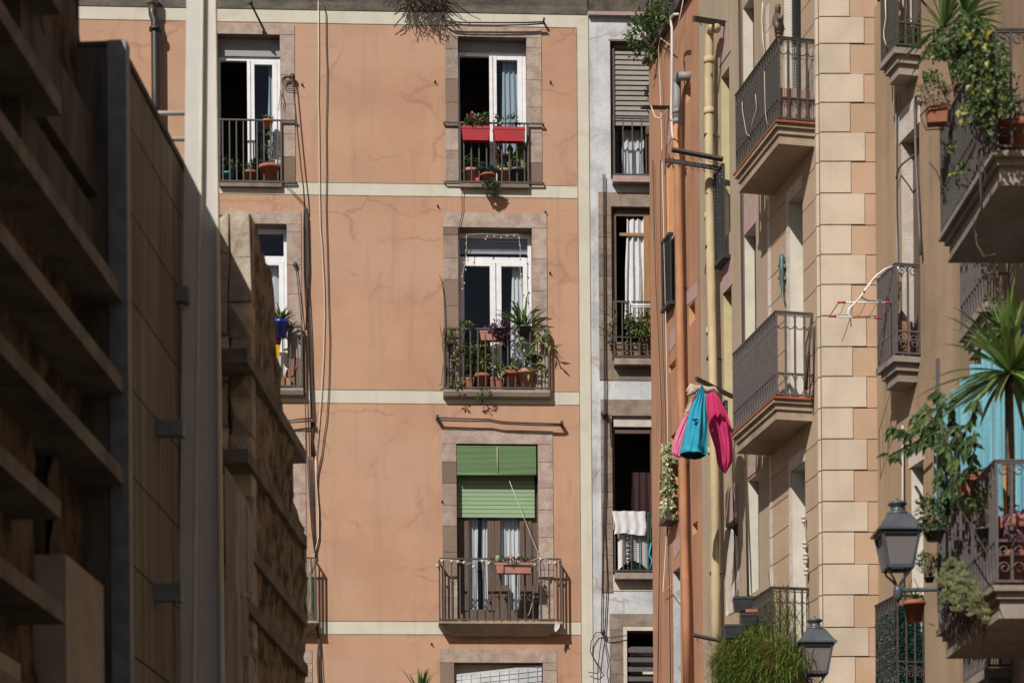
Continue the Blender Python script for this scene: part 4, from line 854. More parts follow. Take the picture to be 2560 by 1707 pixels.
# ivy window
a,b,c,d=h3[4][:4]; mb=MB(); mb.box(a-.03,b+.03,-.2,0,c-.05,c); mb.box(a-.02,a,-.18,-.16,c,d-.6); mb.box(b-.02,b,-.18,-.16,c,d-.6); T3.part('window_ledge',mb,'iron')
T=Thing(FB,'variegated_ivy','variegated ivy filling the narrow window cage below the hanging laundry','ivy',(a/2+b/2,-.14,c)); mb=MB()
for i in range(260): mb.leaf((rnd.uniform(a-.02,b+.02),-.06-rnd.uniform(0,.09),rnd.uniform(c,d-.15)),rv()+Vector((0,-.3,-.4)),Vector((.6,-1,.4))+rv()*.6,rnd.uniform(.06,.11),.075)
MT['ivyv']=mat('variegated_ivy_leaf',(.16,.24,.08),(.30,.36,.18),3,rough=.5,island=.4,c3=(.66,.66,.42),transl=.2); T.part('foliage',mb,'ivyv')
mb=MB(); mb.tube([(a+.1,-.1,c),(a+.15,-.12,c+.6),(a+.05,-.1,d-.3)],.015,5); T.part('stem',mb,'bark')
# pipes on side building
def pipe(fr,name,lab,k,pts,r,m,out,clamps=(),n=12,cat='pipe'):
    P=PL(fr,k,pts,out); T=Thing(fr,name,lab,cat,P[-1]); mb=MB(); mb.tube(P,r,n); T.part('pipe',mb,m)
    for c in clamps:
        q=PL(fr,k,[c],out)[0]; mb=MB(); mb.lathe((q[0],q[1],q[2]),[(r*1.12,-.02),(r*1.16,0),(r*1.12,.02)],12); mb.bar((q[0],q[1],q[2]),(q[0],0,q[2]),.02); T.part('clamp',mb,'cable')
    return T
T=pipe(FB,'drain_pipe','orange painted drain pipe down the side wall with a grey upper section','b4',[(292,985),(296,1300),(300,1568),(310,2200),(318,2800),(330,3400),(345,4200),(360,4700),(372,5400)],.063,'opipe',.13,[(305,2255),(316,3640)])
mb=MB(); P=PL(FB,'b4',[(330,590),(310,600),(292,625),(288,660),(288,800),(291,987)],.13); P[0]=(P[0][0],.05,P[0][2]); mb.tube(P,.067,12); T.part('upper_pipe',mb,'gpipe')
for y in (895,970): q=PL(FB,'b4',[(290,y)],.13)[0]; mb=MB(); mb.lathe(q,[(.074,0),(.074,.06)],12); T.part('collar',mb,'gpipe')
pipe(FB,'vent_pipe','thin white pipe crooked over the roof edge of the orange side wall','b4',[(300,115),(268,115),(243,140),(243,190),(250,220),(250,470),(248,640),(245,900),(253,1050),(262,1090)],.02,'wpipe',.3,n=8)
T=pipe(FB,'drain_pipe','thick cream yellow drain pipe with an elbow at its top','b4',[(600,225),(570,218),(548,240),(542,290),(540,500),(541,900),(545,1568),(560,2300),(575,3000),(588,3900),(590,4600),(598,5400)],.066,'ypipe',.16,[(540,1065),(550,1940),(560,2810),(585,4495)],14)
for y in (500,900,1720,2620,3560): q=PL(FB,'b4',[(541+max(0,(y-1500)*.014),y)],.16)[0]; mb=MB(); mb.lathe(q,[(.074,0),(.076,.03),(.074,.09)],14); T.part('collar',mb,'ypipe')
def arm(fr,lab,k,pts,out,w=.05,m='iron',n2=None):
    P=PL(fr,k,pts,out); mb=MB()
    for i in range(len(P)-1): mb.bar(P[i],P[i+1],w,w*.6)
    mb.bar(P[-1],(P[-1][0],.02,P[-1][2]),w*.6); return solo(fr,'wall_arm',lab,'bracket',mb,m)
def spar(fr,lab,k,p0,out0,p1,out1,w=.05,hooks=0,m='iron'):
    a_=PL(fr,k,[p0],out0)[0]; b_=PL(fr,k,[p1],out1)[0]; mb=MB(); mb.bar(a_,b_,w,w*.7)
    for i in range(hooks):
        p=Vector(a_).lerp(Vector(b_),(i+.5)/hooks); mb.tube([p,p+Vector((0,-.03,-.06)),p+Vector((.03,0,-.09))],.007,4)
    return solo(fr,'wall_bracket',lab,'bracket',mb,m)
spar(FB,'dark iron arm sticking out beside the elbow of the yellow pipe','b4',(670,188),.0,(422,148),.55,.075,2)
spar(FB,'dark iron arm across the foot of the grey pipe section','b4',(228,845),.0,(12,842),.55,.06,2)
spar(FB,'upper iron clothes arm below the yellow window','b4',(650,1250),.05,(250,1175),.8,.06,6)
spar(FB,'lower iron clothes arm below the yellow window','b4',(635,1325),.05,(195,1255),.9,.055,9)
spar(FB,'thin iron clothes arm low beside the flower troughs','b7',(690,1248),.05,(415,1190),.6,.05,3)
for i,(x,lab) in enumerate(((1700-1600,'dark cable on the orange side wall nearest its left edge'),(1650-1600,'second dark cable on the orange side wall'))):
    cable(FB,lab,'b5',[(100+60*i,0),(112+50*i,500),(125+45*i,1000),(150+30*i,1500),(172+30*i,2000),(160+50*i,2700),(150+80*i,3300),(140+100*i,4100)],.008,out=.05)
cable(FB,'pale cable falling down the left part of the orange side wall','b4',[(340,0),(300,200),(270,380),(160,300),(145,380),(158,700),(170,1100),(180,1568),(200,2400),(215,3300),(220,4000),(180,4640),(270,4570)],.008,'wcable',out=.08)
mb=MB(); mb.tube(PL(FB,'b4',[(85,830),(120,920),(165,930),(215,860)],.4),.01,5); solo(FB,'loose_cable','pale loop of cable hanging from the dark arm beside the grey pipe','cable',mb,'wcable')
# roof terrace with balustrade and bush
T=Thing(FB,'terrace_railing','dark railing with ball finials on the roof of the orange side building','railing',(s_far+.3,0,zr_)); mb=MB()
for i in range(26):
    s_=s_far+.02+i*.12; mb.box(s_-.012,s_+.012,-.045,-.02,zr_+.05,zr_+.95)
mb.box(s_far,s_far+3.2,-.05,-.015,zr_+.92,zr_+.96); T.part('bars',mb,'iron')
for i in range(5):
    mb=MB(); s_=s_far+.25+i*.75; mb.ball((s_,-.03,zr_+1.05),.07); mb.tube([(s_,-.03,zr_),(s_,-.03,zr_+1)],.02,6); T.part('finial',mb,'gpipe')
T=Thing(FB,'terrace_shrub','glossy shrub leaning out over the roof corner of the orange side building','shrub',(s_far-.3,-.2,zr_)); mb=MB()
for k,x,y,rx,rz,n in (('r1',1500,235,.4,.4,340),('r1',1590,150,.35,.3,240),('r1',1660,90,.3,.3,180),('r1',1560,330,.16,.25,80),('r1',1470,270,.2,.2,100)):
    c=H(FB,k,x,y,.1); leaves(mb,(c[0],-.1,c[1]),(rx*1.4,.25,rz),n,.085,.05)
T.part('foliage',mb,'leafm'); mb=MB(); c=H(FB,'r1',1560,330,.1); c2=H(FB,'r1',1500,235,.1); mb.tube([(c[0]+.4,0,zr_),(c[0],-.1,c[1]),(c2[0],-.1,c2[1])],.03,6); T.part('stem',mb,'bark')
# ================================================================ laundry on the clothes arm
spar(FB,'dark clothes arm holding the pink and blue laundry','b6',(725,600),.05,(437,458),.85,.055,0)
lo=.75
def cloth(lab,k,edge_l,edge_r,m,name,cat,out0=lo,bulge=.12,n=30,wrk=.012,back=True):
    # edge lists top->bottom, same length, pixels
    h=H(FB,k,480,520,out0); 
    o=FB.W((h[0],-out0,h[1])); FD=Frame(o.x,o.y,1,.05)      # cloth turned towards the street
    Lf=[FD.hit(*Q(k,*p)) for p in edge_l]; Rt=[FD.hit(*Q(k,*p)) for p in edge_r]; K=len(Lf)-1
    ph=rnd.uniform(0,6)
    def fn(u,v):
        t=(1-v)*K; i=min(int(t),K-1); f=t-i
        a_=(Lf[i][0]*(1-f)+Lf[i+1][0]*f, Lf[i][1]*(1-f)+Lf[i+1][1]*f); b_=(Rt[i][0]*(1-f)+Rt[i+1][0]*f, Rt[i][1]*(1-f)+Rt[i+1][1]*f)
        w_=math.hypot(b_[0]-a_[0],b_[1]-a_[1])
        y=-math.sin(math.pi*u)*min(bulge,w_*.4)+wrk*1.5*math.sin(u*15+v*3+ph)*min(1,w_*3)+wrk*1.1*math.sin(u*27-v*4+ph*2)*(.3+v)+wrk*.8*math.sin(v*26+u*7+ph)*(1-v)*(1-v)
        return (a_[0]+(b_[0]-a_[0])*u, y, a_[1]+(b_[1]-a_[1])*u)
    mb=MB(); mb.sheet(fn,n,40)
    if back: mb.sheet(lambda u,v:(fn(u,v)[0],-fn(u,v)[1]*.7+.02,fn(u,v)[2]+.01),n,22)
    return FD,mb,solo(FD,name,lab,cat,mb,m)
cloth('long soft pink skirt hanging leftmost on the clothes arm','b6',[(430,590),(398,690),(330,780),(285,880),(255,970),(248,1040),(262,1070)],[(440,590),(436,690),(420,780),(400,880),(370,970),(345,1050),(330,1078)],'pinkl','pink_skirt','skirt',out0=.70)
cloth('teal blue apron dress with a navy lined pocket in the middle of the laundry','b6',[(484,508),(440,600),(392,700),(365,800),(345,900),(322,1000),(312,1040)],[(490,508),(512,600),(520,700),(530,800),(530,900),(530,1000),(524,1056)],'bluec','blue_dress','dress',out0=.86)
FD,mb,ob=cloth('bright pink gown ballooning at the right of the laundry','b6',[(548,545),(520,590),(528,760),(548,880),(590,1010),(610,1140),(660,1200)],[(575,548),(625,620),(680,730),(715,830),(728,960),(726,1110),(672,1204)],'pinkc','pink_dress','dress',out0=.72,wrk=.013,bulge=.17)
cloth('pale patterned cloth just behind the pink skirt','b6',[(400,600),(380,640),(350,720),(345,750)],[(430,590),(432,620),(425,680),(400,740)],'floral','patterned_cloth','cloth',out0=.66,back=False)
h=H(FB,'b6',480,520,.86); o=FB.W((h[0],-.86,h[1])); FD=Frame(o.x,o.y,1,.05)
mb=MB(); P=[FD.hit(*Q('b6',x,y)) for x,y in ((390,797),(452,797),(420,826))]; mb.add([(P[0][0],-.145,P[0][1]),(P[1][0],-.15,P[1][1]),(P[2][0],-.15,P[2][1])],[(0,2,1)]); lin1=mb
mb=MB(); P=[FD.hit(*Q('b6',x,y)) for x,y in ((312,1040),(345,1030),(400,1035),(412,995),(420,1038),(480,1025),(524,1052),(480,1078),(430,1086),(350,1075))]; mb.add([(x,.05,z) for x,z in P],[tuple(reversed(range(len(P))))])
for nm_,m_ in (('pocket',lin1),('lining',mb)):
    ob2=mkobj(nm_,m_,'navy'); ob2.parent=[x for x in COL.objects if x.name.startswith('blue_dress')][0]; bb=FD.L(ob2.parent.location); ob2.location=(-bb[0],-bb[1],-bb[2])
mb=MB(); P=[FD.hit(*Q('b6',x,y)) for x,y in ((375,555),(410,520),(440,530),(480,520),(530,540),(590,525),(625,575))]
mb.tube([(x,.06,z) for x,z in P],[.03,.065,.05,.035,.05,.03,.02],8); mb.tube([(x,.0,z-.06) for x,z in P[:3]],[.02,.05,.04],8); solo(FD,'bundled_cloth','bunched beige garment draped along the laundry line','cloth',mb,'floral')
# ================================================================ beige corner house
T4=Thing(FB,'beige_corner_building','beige corner house with cream and orange quoin blocks and iron balconies','building',(0,0,0))
ztop4=H(FB,'s',1900,-160)[1]+2
hB=[]
def fh(k,xl,xr,ytop_far,zbot,rev,mr): # top given at far (left) edge px
    a=H(FB,k,xl,ytop_far)[0]; b=H(FB,k,xr,ytop_far)[0]; z=H(FB,k,xl,ytop_far)[1]; return (a,b,zbot,z,rev,mr)
def zat(k,x,y,o=0): return H(FB,k,x,y,o)[1]
zF1=zat('b4',1082,955,.5); zF2=zat('b6',1065,605,.5); zF3=zat('b7',1040,1500,.5)
hB=[ (H(FB,'b4',1130,150)[0],H(FB,'b4',1262,150)[0],zF1,zF1+2.55,.16,3),
     fh('b5',1170,1275,335,zF2,.27,3), fh('b6',1190,1295,1185,zF3,.27,3),
     (H(FB,'b4',808,60)[0],H(FB,'b4',893,60)[0],zat('b4',808,1500),zat('b4',808,-60+130),.16,3),
     fh('b5',820,908,600,zat('b5',820,1440),.16,3), fh('b6',848,930,1262,zat('b7',870,870),.16,3),
     fh('b4',635,700,612,zat('b5',650,630),.14,4), fh('b5',655,718,1035,zat('b6',665,960),.14,4), fh('b7',668,768,340,zat('b7',690,1030),.14,3)]
mb=MB(); s1=0.0
wallgrid(mb,sb,s1,0,ztop4,hB); shell(mb,sb,s1,0,ztop4,0,9,0)
T4.part('wall',mb,['beige','plain','room','white2','yellow'])
# front face
mb=MB(); wQ=FQ.hit(2200,800)[0]; wallgrid(mb,0,wQ+.3,0,ztop4,[]); 
for i,(x,y,z) in enumerate(mb.v):
    p=FB.L(FQ.W((x,y,z))); mb.v[i]=p
T4.part('end_wall',mb,'quoino')
# course levels
cv=[46,113,188,260,334,407,486,565,639,714,792,869,943,1021,1099,1177,1255,1331,1411,1488,1569,1642,1716]
cz=[FQ.hit(2120,v)[1] for v in cv]; cz=[cz[0]+.36*k for k in (3,2,1)]+cz+[cz[-1]-.37*k for k in range(1,6)]
xs_short=FQ.hit(2128,700)[0]; xs_long=FQ.hit(2162,700)[0]
def tofb(mb):
    mb.v=[FB.L(FQ.W(p)) for p in mb.v]; return mb
mbc=MB(); mbo=MB(); mbp=MB()
s_in=H(FB,'b5',1030,900)[0]; doors=[h[:4] for h in hB[:3]]
for i in range(len(cz)-1):
    z1,z0=cz[i],cz[i+1]; g=.012; long_=(i%2==1); xe=xs_long if long_ else xs_short; xe+=rnd.uniform(-.008,.008)
    # cream block wrapped round the corner with soft arris
    p=.035
    c_=[(0,.045),(.0,-.0)]
    mbc.add([(-.0,-p,z0+g),(xe,-p,z0+g),(xe,.01,z0+g),(-.0,.01,z0+g),(-.0,-p,z1-.004),(xe,-p,z1-.004),(xe,.01,z1-.004),(-.0,.01,z1-.004)],[(0,1,5,4),(1,2,6,5),(4,5,6,7),(0,3,2,1)])
    mbo.box(xe+.006,wQ+.3,-.018,.01,z0+.007,z1-.005)
tofb(mbc); tofb(mbo)
for i in range(len(cz)-1):
    z1,z0=cz[i],cz[i+1]; g=.010
    # arris on the long side
    mbc.add([(-.16,-.012,z0+g),(-.035,-.035,z0+g),(0,-.01,z0+g),(-.16,-.012,z1-.004),(-.035,-.035,z1-.004),(0,-.01,z1-.004)],[(0,1,4,3),(1,2,5,4),(3,4,5),(0,2,1)])
    segs=[(s_in,-.165)]
    for d in doors:
        if z0<d[3]+.05 and z1>d[2]:
            ns=[]
            for a_,b_ in segs:
                if a_<d[0]-.1: ns.append((a_,min(b_,d[0]-.1)))
                if b_>d[1]+.02: ns.append((max(a_,d[1]+.02),b_))
            segs=ns
    for a_,b_ in segs: mbp.box(a_,b_,-.008,.004,z0+g,z1-.004)
T4.part('corner_quoin',mbc,'quoin'); T4.part('end_quoin',mbo,'quoino'); T4.part('side_blockwork',mbp,'peach')
# horizontal scored joints of the smooth part, pale pilaster edge
mb=MB(); a_=H(FB,'b5',1008,900)[0]
for i in range(len(cz)-1): mb.box(a_,s_in-.01,-.012,.004,cz[i+1]+.012,cz[i]-.003)
T4.part('pilaster_strip',mb,'palest')
# lilac lintels over the slim windows
def lint(k,pts):
    P=[H(FB,k,x,y) for x,y in pts]; a0=min(p[0] for p in P); a1=max(p[0] for p in P)
    z1=(P[0][1]+P[1][1])/2; z0=(P[2][1]+P[3][1])/2
    mb=MB(); mb.box(a0,a1,-.012,.004,z0,z1); T4.part('lintel',mb,'lilac')
lint('b4',[(622,262),(712,130),(712,400),(645,500)]); lint('b5',[(820,360),(908,255),(905,505),(820,590)]); lint('b5',[(650,812),(725,705),(722,990),(665,1030)])
lint('b6',[(845,1155),(930,1075),(930,1165),(848,1250)]); lint('b7',[(675,80),(765,20),(765,270),(690,320)])
# door leafs / shutters of the balcony doors
mb=MB(); a,b,c,d=hB[0][:4]
for i in range(60): z=c+(d-c)*i/60; mb.add([(a,.14,z),(b,.14,z),(b,.10,z+.035),(a,.10,z+.035)],[(0,1,2,3)])
mb.box(a,b,.15,.16,c,d); T4.part('louvre_shutter',mb,'greenslat')
for h in hB[1:3]:
    a,b,c,d=h[:4]; mb=MB(); mb.box(a,b,.25,.27,c,d); T4.part('door',mb,'whitebox')
    mb=MB(); mb.box(a-.09,a,-.014,.004,c,d+.16); mb.box(a-.09,b+.01,-.0145,.004,d,d+.165); T4.part('door_frame',mb,'palest')
for h in hB[3:]:
    a,b,c,d=h[:4]; mb=MB(); mb.box(a+.01,b,h[4]-.02,h[4],c,d); T4.part('pane',mb,'room')
# lattices on yellow windows
for k,(x0,x1,yt,yb) in (('b4',(640,708,1300,2050)),('b6',(665,730,640,900))):
    a_=H(FB,k,x0,(yt+yb)/2)[0]; b_=H(FB,k,x1,(yt+yb)/2)[0]; z1=zat(k,x0,yt,.1); z0=zat(k,x0,yb-30,.1)
    mb=MB(); n=int((z1-z0)/.05)
    mb.box(a_-.05,b_+.05,-.13,0,z0-.05,z0); mb.box(a_-.03,b_,-.12,-.1,z1-.02,z1+.01)
    for i in range(n):
        z=z0+(z1-z0)*i/n; mb.box(a_,b_,-.098,-.088,z,z+.018)
        for j in range(5):
            s_=a_+(b_-a_)*(j+.5*(i%2))/5; mb.box(s_,s_+.03,-.101,-.0985,z-.01,z+.04)
        mb.ball((a_-.01,-.095,z+.02),.024,n=6)
    for j in range(4): s_=a_+(b_-a_)*j/3; mb.box(s_-.012,s_+.012,-.104,-.08,z0,z1)
    T4.part('window_lattice',mb,'lattice')
# ---- fancy balconies
def ring(mb,c,r,ax,pts,th,a0=0,a1=2*math.pi):   # ax 's' : in the s-z plane at y ; 'y' : in y-z plane at s
    P=[]
    for i in range(pts+1):
        a_=a0+(a1-a0)*i/pts; u=r[0]*math.cos(a_); v=r[1]*math.sin(a_)
        P.append((c[0]+u,c[1],c[2]+v) if ax=='s' else (c[0],c[1]+u,c[2]+v))
    mb.tube(P,th,5)
def scroll(mb,c,r,ax,th,turn=1,n=18,flip=1):
    P=[]
    for i in range(n+1):
        a_=turn*2*math.pi*1.35*i/n; q=r*(1-.75*i/n); u=q*math.cos(a_)*flip; v=q*math.sin(a_)
        P.append((c[0]+u,c[1],c[2]+v) if ax=='s' else (c[0],c[1]+u,c[2]+v))
    mb.tube(P,th,5)
def fancy(T,fr,s0,s1,q,zf,h,tiers,m='iron',slabm='slab',bays=4,style='ring',nb=None,tile=True,midf=.28):
    # slab mouldings
    mb=MB(); z=zf-.03
    if tile:
        t=MB(); t.box(s0-.03,s1+.03,-q-.05,0,zf-.028,zf); T.part('floor_tiles',t,'tile')
    else: z=zf
    for dz,inset in tiers:
        mb.box(s0+inset,s1-inset+.0,-q-.04+inset,0,z-dz,z); z-=dz
    sl_=T.part('balcony_slab',mb,slabm)
    mb=MB(); zr=zf+h; zm=zf+h*midf; z0=zf+.03
    y=-q
    for za in (zr,zm,z0):
        mb.box(s0-.012,s1+.012,y-.014,y+.014,za-.01,za+.012)
        for s_ in (s0,s1): mb.box(s_-.014,s_+.014,y+.014,0,za-.0095,za+.0115)
    mb.box(s0-.02,s1+.02,y-.022,y+.018,zr+.012,zr+.026); mb.box(s1-.02,s1+.02,y+.018,0,zr+.0125,zr+.0255)
    L=s1-s0; n=nb or int(L/.10)
    for i in range(n+1):
        s_=s0+L*i/n; mb.box(s_-.013,s_+.013,y-.013,y+.013,z0,zr-.01)
    for i in range(n):
        s_=s0+L*(i+.5)/n; ring(mb,(s_,y,zr-.09),(L/n*.36,.07),'s',8,.007); ring(mb,(s_,y,(z0+zm)/2),(L/n*.36,(zm-z0)*.46),'s',8,.007)
    for s_,full in ((s1,1),(s0,0)):
        for i in range(bays+1):
            yy=-q+q*i/bays
            if i==0 or i==bays or True: mb.box(s_-.012,s_+.012,yy-.011,yy+.011,z0,zr-.01)
        if full or 1:
            for i in range(bays):
                yc=-q+q*(i+.5)/bays; r_=q/bays*.46
                if style=='ring':
                    P=[(s_,yc-r_,zr-.02),(s_,yc-r_,zr-.10)]+[(s_,yc-r_*math.cos(a_),zr-.12-r_*1.3*math.sin(a_)) for a_ in [math.pi*k/8 for k in range(9)]]+[(s_,yc+r_,zr-.10),(s_,yc+r_,zr-.02)]
                    mb.tube(P,.0075,5)
                    P=[(s_,yc-r_*math.cos(a_),zr-.05+r_*.45*math.sin(a_)) for a_ in [math.pi*k/6 for k in range(7)]]; mb.tube(P,.0065,5)
                    hh=(zm-z0); ring(mb,(s_,yc,(z0+zm)/2),(r_,hh*.48),'y',16,.0075)
                    for z_ in (zr-.10,(z0+zm)/2): mb.ball((s_,yc-r_-.003,z_),.017,n=6)
                elif style=='scroll':
                    scroll(mb,(s_,yc,zr-.07),r_*.9,'y',.007,1); scroll(mb,(s_,yc,z0+.12),r_*.9,'y',.007,1,flip=-1); scroll(mb,(s_,yc,zm-.08),r_*.9,'y',.007,-1)
    rl=T.part('balcony_railing',mb,m)
    return sl_,rl
def soff(s): return s
s1b=H(FB,'b4',1390,600)[0]
def far_s(fr,k,x,y,q,near): return fr.hit(*Q(k,x,y),q)[0]
tiers=[(.05,.0),(.09,.03),(.03,.05),(.10,.08),(.03,.06)]
tiers=[(.045,.0),(.075,.035),(.10,.06),(.025,.045)]
q=.5
fancy(T4,FB,H(FB,'b4',758,1000,q)[0],H(FB,'b4',1088,600,q)[0],q,zF1,zat('b4',1085,305,q)-zF1,tiers,nb=18)
fancy(T4,FB,H(FB,'b5',737,1560,q)[0],H(FB,'b6',1070,300,q)[0],q,zF2,zat('b5',1070,1195,q)-zF2,tiers,m='greyiron',nb=18)
fancy(T4,FB,H(FB,'b7',790,1200,q)[0],H(FB,'b7',1040,1100,q)[0],q,zF3,zat('b7',1040,825,q)-zF3,tiers,nb=18,bays=5)
# pale netting lining the top balcony side
sN=H(FB,'b4',1088,600,q)[0]; zn1=zat('b4',1088,310,q); mb=MB()
for i in range(18): y=-q+.02+(q-.04)*i/17; mb.bar((sN-.03,y,zF1),(sN-.03,y,zn1),.0035)
for i in range(40): z=zF1+(zn1-zF1)*i/40; mb.bar((sN-.03,-q+.02,z),(sN-.03,-.02,z),.0035)
solo(FB,'balcony_netting','pale wire netting lining the end of the highest iron balcony','netting',mb,'netw')
mb=MB(); mb.box(sN-.09,sN-.06,-q+.03,-.03,zF1,zF1+.44); solo(FB,'pink_board','pinkish board standing at the foot of the highest iron balcony','board',mb,'pinkpot')
for i,pts in enumerate(([(800,800),(805,880),(835,1050),(860,1070)],[(905,740),(915,850),(880,960),(870,1060)],[(975,560),(980,800),(985,900),(1000,980)])):
    cable(FB,['left','middle','right'][i]+'most of the three fairy light strands hanging on the front of the highest iron balcony','b4',pts,.004,'wcable',out=q+.03,cat='fairy lights')
# twig bundle at end of balcony 2
mb=MB(); c=H(FB,'b6',1385,300,.12)
for i in range(7): mb.tube([(sN+.02+rnd.uniform(-.05,.03),-.15-rnd.uniform(0,.06),zF2+.05),(sN-.02+rnd.uniform(-.05,.03),-.06-rnd.uniform(0,.04),zF2+.98)],.006,4)
solo(FB,'bamboo_canes','few thin canes leaning at the end of the middle iron balcony','canes',mb,'dead')
# lizard and statue on the wall
def blob_path(fr,name,lab,cat,k,pts,rad,out,m):
    mb=MB(); mb.tube(PL(fr,k,pts,out),rad,9); return mb
T=Thing(FB,'wall_lizard','verdigris bronze lizard with a curling tail fixed to the peach wall','wall ornament',PL(FB,'b5',[(1115,900)],.04)[0])
mb=MB(); mb.tube(PL(FB,'b5',[(1112,738),(1112,760),(1113,800),(1114,850),(1115,900),(1112,940),(1118,1000),(1116,1050),(1124,1090),(1134,1116)],.05),[.015,.036,.04,.034,.04,.034,.024,.018,.013,.005],9)
T.part('body',mb,'bronze')
for s_,y in ((-1,800),(1,810),(-1,900),(1,905)):
    mb=MB(); mb.tube(PL(FB,'b5',[(1114,y),(1114+s_*20,y+18),(1114+s_*22,y+40)],.03),[.018,.014,.02],6); T.part('leg',mb,'bronze')
T=Thing(FB,'wall_figurine','small dark bronze squirrel like figurine on the wall above the highest iron balcony','wall ornament',PL(FB,'b4',[(1080,270)],.05)[0])
mb=MB(); mb.tube(PL(FB,'b4',[(1086,36),(1082,60),(1080,90),(1076,115),(1074,150),(1070,180),(1076,210),(1082,235)],.09),[.025,.042,.038,.032,.048,.055,.045,.02],10); T.part('body',mb,'darkbronze')
for pts in ([(1084,120),(1100,150),(1094,170)],[(1076,215),(1086,262)],[(1070,210),(1066,265),(1068,290)]):
    mb=MB(); mb.tube(PL(FB,'b4',pts,.08),[.03,.022,.015],6); T.part('limb',mb,'darkbronze')
mb=MB(); mb.tube(PL(FB,'b4',[(1052,190),(1055,150),(1062,110),(1060,90)],.07),[.03,.03,.02,.01],6); T.part('tail',mb,'darkbronze')
# cables on beige wall
for i,(x0,x1) in enumerate(((772,860),(782,852))):
    cable(FB,('left' if i==0 else 'right')+' one of the two dark cables running down the beige wall between the slim windows','b4',[(x0,-20),(x0+8,500),(x0+15,1250),(x0+18,1700),(x0+30,2600),(x0+45,3400),(x0+60,4100),(x0+72,4700)],.009,out=.03)
cable(FB,'dark cable hanging over the broken plaster beside the flower troughs','b6',[(735,1000),(725,1160),(730,1350),(740,1700),(752,2170)],.01,out=.05)
cable(FB,'pale cable beside the figurine on the beige wall','b4',[(962,20),(955,140),(962,300),(980,430)],.008,'wcable',out=.04)
mb=MB()
for y in (270,470,560,590,680): 
    c=PL(FB,'b7',[(1283+(y-270)*.05,y)],.06)[0]; mb.ball(c,.045,n=6,sq=(.8,.8,.6)); mb.ball((c[0],c[1],c[2]-.05),.03,n=6)
mb.tube(PL(FB,'b7',[(1283,250),(1300,500),(1308,700)],.04),.006,4)
solo(FB,'shell_garland','garland of pale shells hanging in the lowest door of the corner house','garland',mb,'bulb')
# broken plaster patch
mb=MB(); P=[H(FB,'b7',x,y) for x,y in ((672,800),(690,560),(720,360),(768,440),(775,560),(772,830),(740,1010),(700,1030))]
mb.prism(list(reversed(P)),-.01,.004); T4.part('bare_patch',mb,'palest')
# black flower troughs on balcony 3 + fern mass
def trough_thing(lab,k,x0,y0,x1,y1,out,m,depth=.2):
    a=FB.hit(*Q(k,(x0+x1)/2,(y0+y1)/2),out); o=FB.W((a[0],-out,a[1])); FD=Frame(o.x,o.y,1,.0)
    A_=FD.rect(*Q(k,x0,y0),*Q(k,x1,y1)); T=Thing(FD,'flower_trough',lab,'planter',((A_[0]+A_[1])/2,0,A_[2]),'black troughs on the fern balcony'); mb=MB(); trough(mb,A_[0],A_[1],0,depth,A_[2],A_[3]); T.part('trough',mb,m)
    mb=MB(); mb.box(A_[0]+.03,A_[1]-.03,.03,depth-.03,A_[3]-.05,A_[3]-.02); T.part('soil',mb,'soil'); return T
trough_thing('empty black trough, topmost of those stacked on the fern balcony railing','b7',735,885,898,995,.62,'blackp')
trough_thing('black trough in the middle of the stack on the fern balcony railing','b7',790,1020,920,1110,.66,'blackp')
trough_thing('black trough sticking out lowest and leftmost beside the ferns','b7',665,1105,815,1208,.85,'blackp')
mb=MB(); a=FB.hit(*Q('b7',875,1000),.72); o=FB.W((a[0],-.72,a[1])); FD=Frame(o.x,o.y,1,0); r_=FD.rect(*Q('b7',828,988),*Q('b7',922,1013)); mb.box(r_[0],r_[1],-.02,.02,r_[2],r_[3]); solo(FD,'terracotta_strip','short orange brick strip lying between the black troughs','brick',mb,'terra')
MT['dryf']=mat('dry_frond',(.30,.21,.09),(.22,.15,.06),4,rough=.8,island=.4,transl=.3)
T=Thing(FB,'fern_mass','large feathery green fern spilling over the lowest iron balcony','fern',(H(FB,'b7',950,1500,.6)[0],-.5,zF3)); mb=MB()
def ferns(mb,k,cx,cy,rx,ry,n,out,L=.3,w=.012):
    for i in range(n):
        a_=rnd.uniform(0,6.28); q_=math.sqrt(rnd.random()); x=cx+rx*q_*math.cos(a_); y=cy+ry*q_*math.sin(a_)
        h=FB.hit(*Q(k,x,y),out); p=(h[0]+rnd.uniform(-.12,.12),-out+rnd.uniform(-.14,.14),h[1])
        d=Vector((rnd.uniform(-.9,.9),rnd.uniform(-.9,.2),rnd.uniform(-.7,.9))); mb.blade(p,d,L*rnd.uniform(.5,1.2),w*.8,rnd.uniform(.5,1.8),4)
ferns(mb,'b7',830,1400,190,220,4200,.7,.20,.011); ferns(mb,'b7',1060,1400,230,200,3000,.62,.22,.011); ferns(mb,'b7',930,1200,90,70,400,.62,.16,.010); ferns(mb,'b7',720,1440,100,120,1000,.75,.18,.011)
ferns(mb,'b7',860,1620,260,120,1600,.65,.2,.011)
T.part('foliage',mb,'fern')
mb=MB(); ferns(mb,'b7',1130,1080,110,170,260,.35,.5,.010); T.part('tall_grass',mb,'fern'); mb=MB(); ferns(mb,'b7',1090,1330,120,130,420,.66,.2,.009); ferns(mb,'b7',760,1330,90,80,120,.8,.2,.009); T.part('dry_fronds',mb,'dryf')
mb=MB(); h=H(FB,'b7',940,1700,.5)
for i in range(12): mb.tube([(h[0]+rnd.uniform(-.3,.3),-.5,zF3),(h[0]+rnd.uniform(-.4,.4),-.6,zF3+.5)],.008,4)
T.part('stem',mb,'dead')
mb=MB(); h=H(FB,'b7',980,1640,.45); mb.box(sN-1.2,sN-.1,-.45,-.25,zF3,zF3+.2); solo(FB,'terracotta_trough','long terracotta trough on the floor of the fern balcony','planter',mb,'terra')
